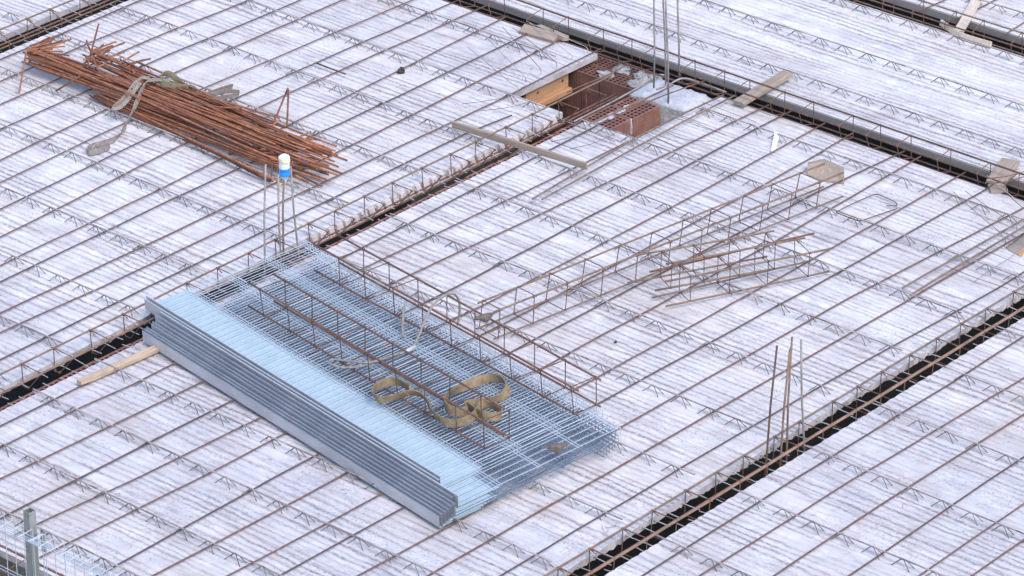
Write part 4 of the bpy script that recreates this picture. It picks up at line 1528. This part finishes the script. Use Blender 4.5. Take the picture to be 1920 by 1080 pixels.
o = mb.obj('scribble', M['ink'], pt); o.matrix_parent_inverse = inv


# crumbs of concrete and snips of tie wire strewn over the bays
mb = MB()
rc = random.Random(21)
k = 0
while k < 2600:
    cx_, cy_ = rc.uniform(-4, 7), rc.uniform(-5, 6.5)
    for _ in range(rc.choice((1, 1, 2, 9, 16))):
        x, y = cx_ + rc.gauss(0, .10), cy_ + rc.gauss(0, .22)
        k += 1
        if (Y_B - .02 < y < Y_A + .02) or (Y_D - .02 < y < Y_C + .02) or (Y_E - .02 < y < Y_F + .02) or (X_A - .02 < x < X_B + .02) or (X_C - .02 < x < X_D + .02) or x < XL + .02:
            continue
        if 2.08 < x < X_A + .1 and .74 < y < 1.86:
            continue
        r = rc.uniform(.0018, .0050)
        a = rc.uniform(0, 6.3)
        if rc.random() < .06:
            l = rc.uniform(.02, .05)
            mb.tube([(x, y, .003), (x + l * .5 * cos(a), y + l * .5 * sin(a), .006), (x + l * cos(a + .5), y + l * sin(a + .5), .003)], .0011, 3)
            continue
        p = [(x + r * cos(a + q) * rc.uniform(.7, 1.3), y + r * sin(a + q) * rc.uniform(.7, 1.3), -.0005) for q in (0, 1.6, 3.1, 4.7)] + [(x, y, r * 1.1)]
        mb.add(p, [(0, 1, 4), (1, 2, 4), (2, 3, 4), (3, 0, 4)])
tag(mb.obj('crumbs', M['crumb']), 'dark crumbs and snips of wire strewn over the raked concrete', kind='stuff')


# ------------------------------------------------------------------ birds
def bird(loc, heading, pitch, label, wings=False):
    root = tag(empty('small_bird', loc, heading), label, 'bird', 'small birds')
    root.rotation_euler = (0, pitch, heading)
    body = MB()
    # rings along x: tail root, rump, belly, breast, neck, head
    prof = [(-.052, .004, .004, .040), (-.040, .013, .012, .038), (-.022, .021, .023, .037), (0, .0245, .029, .037), (.016, .0225, .026, .042), (.028, .015, .017, .050), (.036, .0125, .0135, .057), (.045, .0125, .0130, .060), (.053, .0085, .0090, .060), (.058, .003, .003, .059)]
    n = 12
    for x, ry, rz, cz in prof:
        for j in range(n):
            a = 2 * pi * j / n
            body.v.append((x, ry * cos(a), cz + rz * sin(a)))
    for i in range(len(prof) - 1):
        for j in range(n):
            a, b = i * n + j, i * n + (j + 1) % n
            cz = sin(2 * pi * (j + .5) / n)
            body.cur = 1 if cz < -.35 else 0
            body.quad(a, b, b + n, a + n)
    body.cur = 0
    body.f.append(tuple(reversed(range(n)))); body.m.append(0)
    body.f.append(tuple((len(prof) - 1) * n + j for j in range(n))); body.m.append(0)
    body.obj('body', [M['feather'], M['feather_pale']], root, True)
    t = MB()
    t.add([(-.045, -.006, .041), (-.045, .006, .041), (-.086, .009, .046), (-.086, -.009, .046), (-.045, -.006, .037), (-.045, .006, .037), (-.086, .009, .043), (-.086, -.009, .043)],
          [(0, 1, 2, 3), (7, 6, 5, 4), (0, 3, 7, 4), (1, 5, 6, 2), (2, 6, 7, 3)])
    t.obj('tail', M['feather'], root)
    for s in (-1, 1):
        w = MB()
        if wings:
            pts = [(.018, .012, .050), (-.002, .034, .066), (-.030, .050, .074), (-.058, .046, .066), (-.040, .026, .052), (-.022, .014, .046)]
        else:
            pts = [(.018, .0205, .048), (.004, .0262, .052), (-.026, .0222, .050), (-.058, .009, .044), (-.036, .019, .036), (-.004, .0270, .034)]
        k = len(pts)
        vs = [(x, s * y, z) for x, y, z in pts] + [(x, s * (y - .004), z - .002) for x, y, z in pts]
        w.add(vs, [tuple(range(k)), tuple(reversed(range(k, 2 * k)))] + [(i, (i + 1) % k, (i + 1) % k + k, i + k) for i in range(k)])
        w.obj('wing', M['feather'], root)
        g = MB()
        g.tube([(.000, s * .008, .018), (.004, s * .009, .008), (.000, s * .010, -.002)], .0012, 5)
        g.tube([(.000, s * .010, -.001), (.012, s * .010, -.002)], .0011, 4)
        g.tube([(.000, s * .010, -.001), (-.008, s * .010, -.002)], .0011, 4)
        g.obj('leg', M['beak'], root)
        e = MB()
        e.lump((.048, s * .0108, .062), .0022, .0014, .0022, 1, 0, 7, 5)
        e.obj('eye', M['beak'], root)
    bk = MB()
    bk.tube([(.056, 0, .060), (.068, 0, .058)], [.0030, .0006], 6)
    bk.obj('beak', M['beak'], root)
    return root


bird(W(1046,851,.165), radians(-47), radians(0), 'small grey-brown bird perched on the near edge of the mesh panel stack')
bird(W(914,606,.352), radians(142), radians(22), 'small grey-brown bird on the top bar of the cage, tail raised', wings=False)

# ------------------------------------------------------------------ fence at the near left corner
FX, FZ = -4.43, .55
fence = tag(empty('mesh_fence', (FX, -1.2, -.62)), 'upright galvanised mesh fence panel with folded top in the near left corner', 'fence')
inv = Matrix.Translation(fence.location).inverted()
fold = .10
NY = 60
mbw = MB()
mbw.tube(rounded([(0, 0, -1.15), (0, 0, 0), (-fold, 0, -.002)], .008, 2), .0023, 5)
fw = mbw.mesh('fence_wire', M['galv'])


def fence_panel(root, inv, ya, yb, dx=0, dz=0):
    y = ya
    while y > yb:
        o = link('fence_wire', fw, root)
        o.location = (FX + dx - root.location.x, y - root.location.y, FZ + dz - root.location.z)
        y -= .0715
    L = ya - yb
    for (x, z) in ((-.0045, -.045), (-.0045, -.063), (-fold + .004, -.004), (-fold * .82, -.004), (-.0045, -.32), (-.0045, -.34), (-.0045, -.60), (-.0045, -.62)):
        mb = MB()
        mb.tube([(FX + dx + x, ya + .02, FZ + dz + z), (FX + dx + x, yb - .02, FZ + dz + z)], .0023, 5)
        o = mb.obj('fence_rail', M['galv'], root)
        o.matrix_parent_inverse = inv


fence_panel(fence, inv, W(70,1008,.55)[1] , -3.3)
f2 = tag(empty('mesh_fence', (FX, 0.2, -.62)), 'galvanised mesh fence panel overlapping at the square post, at the picture edge', 'fence')
fence_panel(f2, Matrix.Translation(f2.location).inverted(), 1.6, W(72,1020,.55)[1], -.012, .004)
PXY = W(55,957,.62)
mb = MB()
h_ = .0225
w_ = .003
for (a, b, c_, d_) in ((-h_, -h_ + w_, -h_, h_), (h_ - w_, h_, -h_, h_), (-h_ + w_, h_ - w_, -h_, -h_ + w_), (-h_ + w_, h_ - w_, h_ - w_, h_)):
    mb.box(a, b, c_, d_, -1.6, 0)
o = mb.obj('fence_post', M['post'])
o.location = PXY
tag(o, 'square hollow galvanised post in front of the mesh fence', 'post')
mb = MB()
PB = W(80.5,993,.52)
mb.box(-.004, .004, -.016, .016, -.13, .0)
mb.box(-.012, -.004, -.004, .004, -.10, -.02)
o = mb.obj('bracket', M['post'])
o.location = PB
tag(o, 'small flat galvanised bracket on the fence beside the square post', 'bracket')
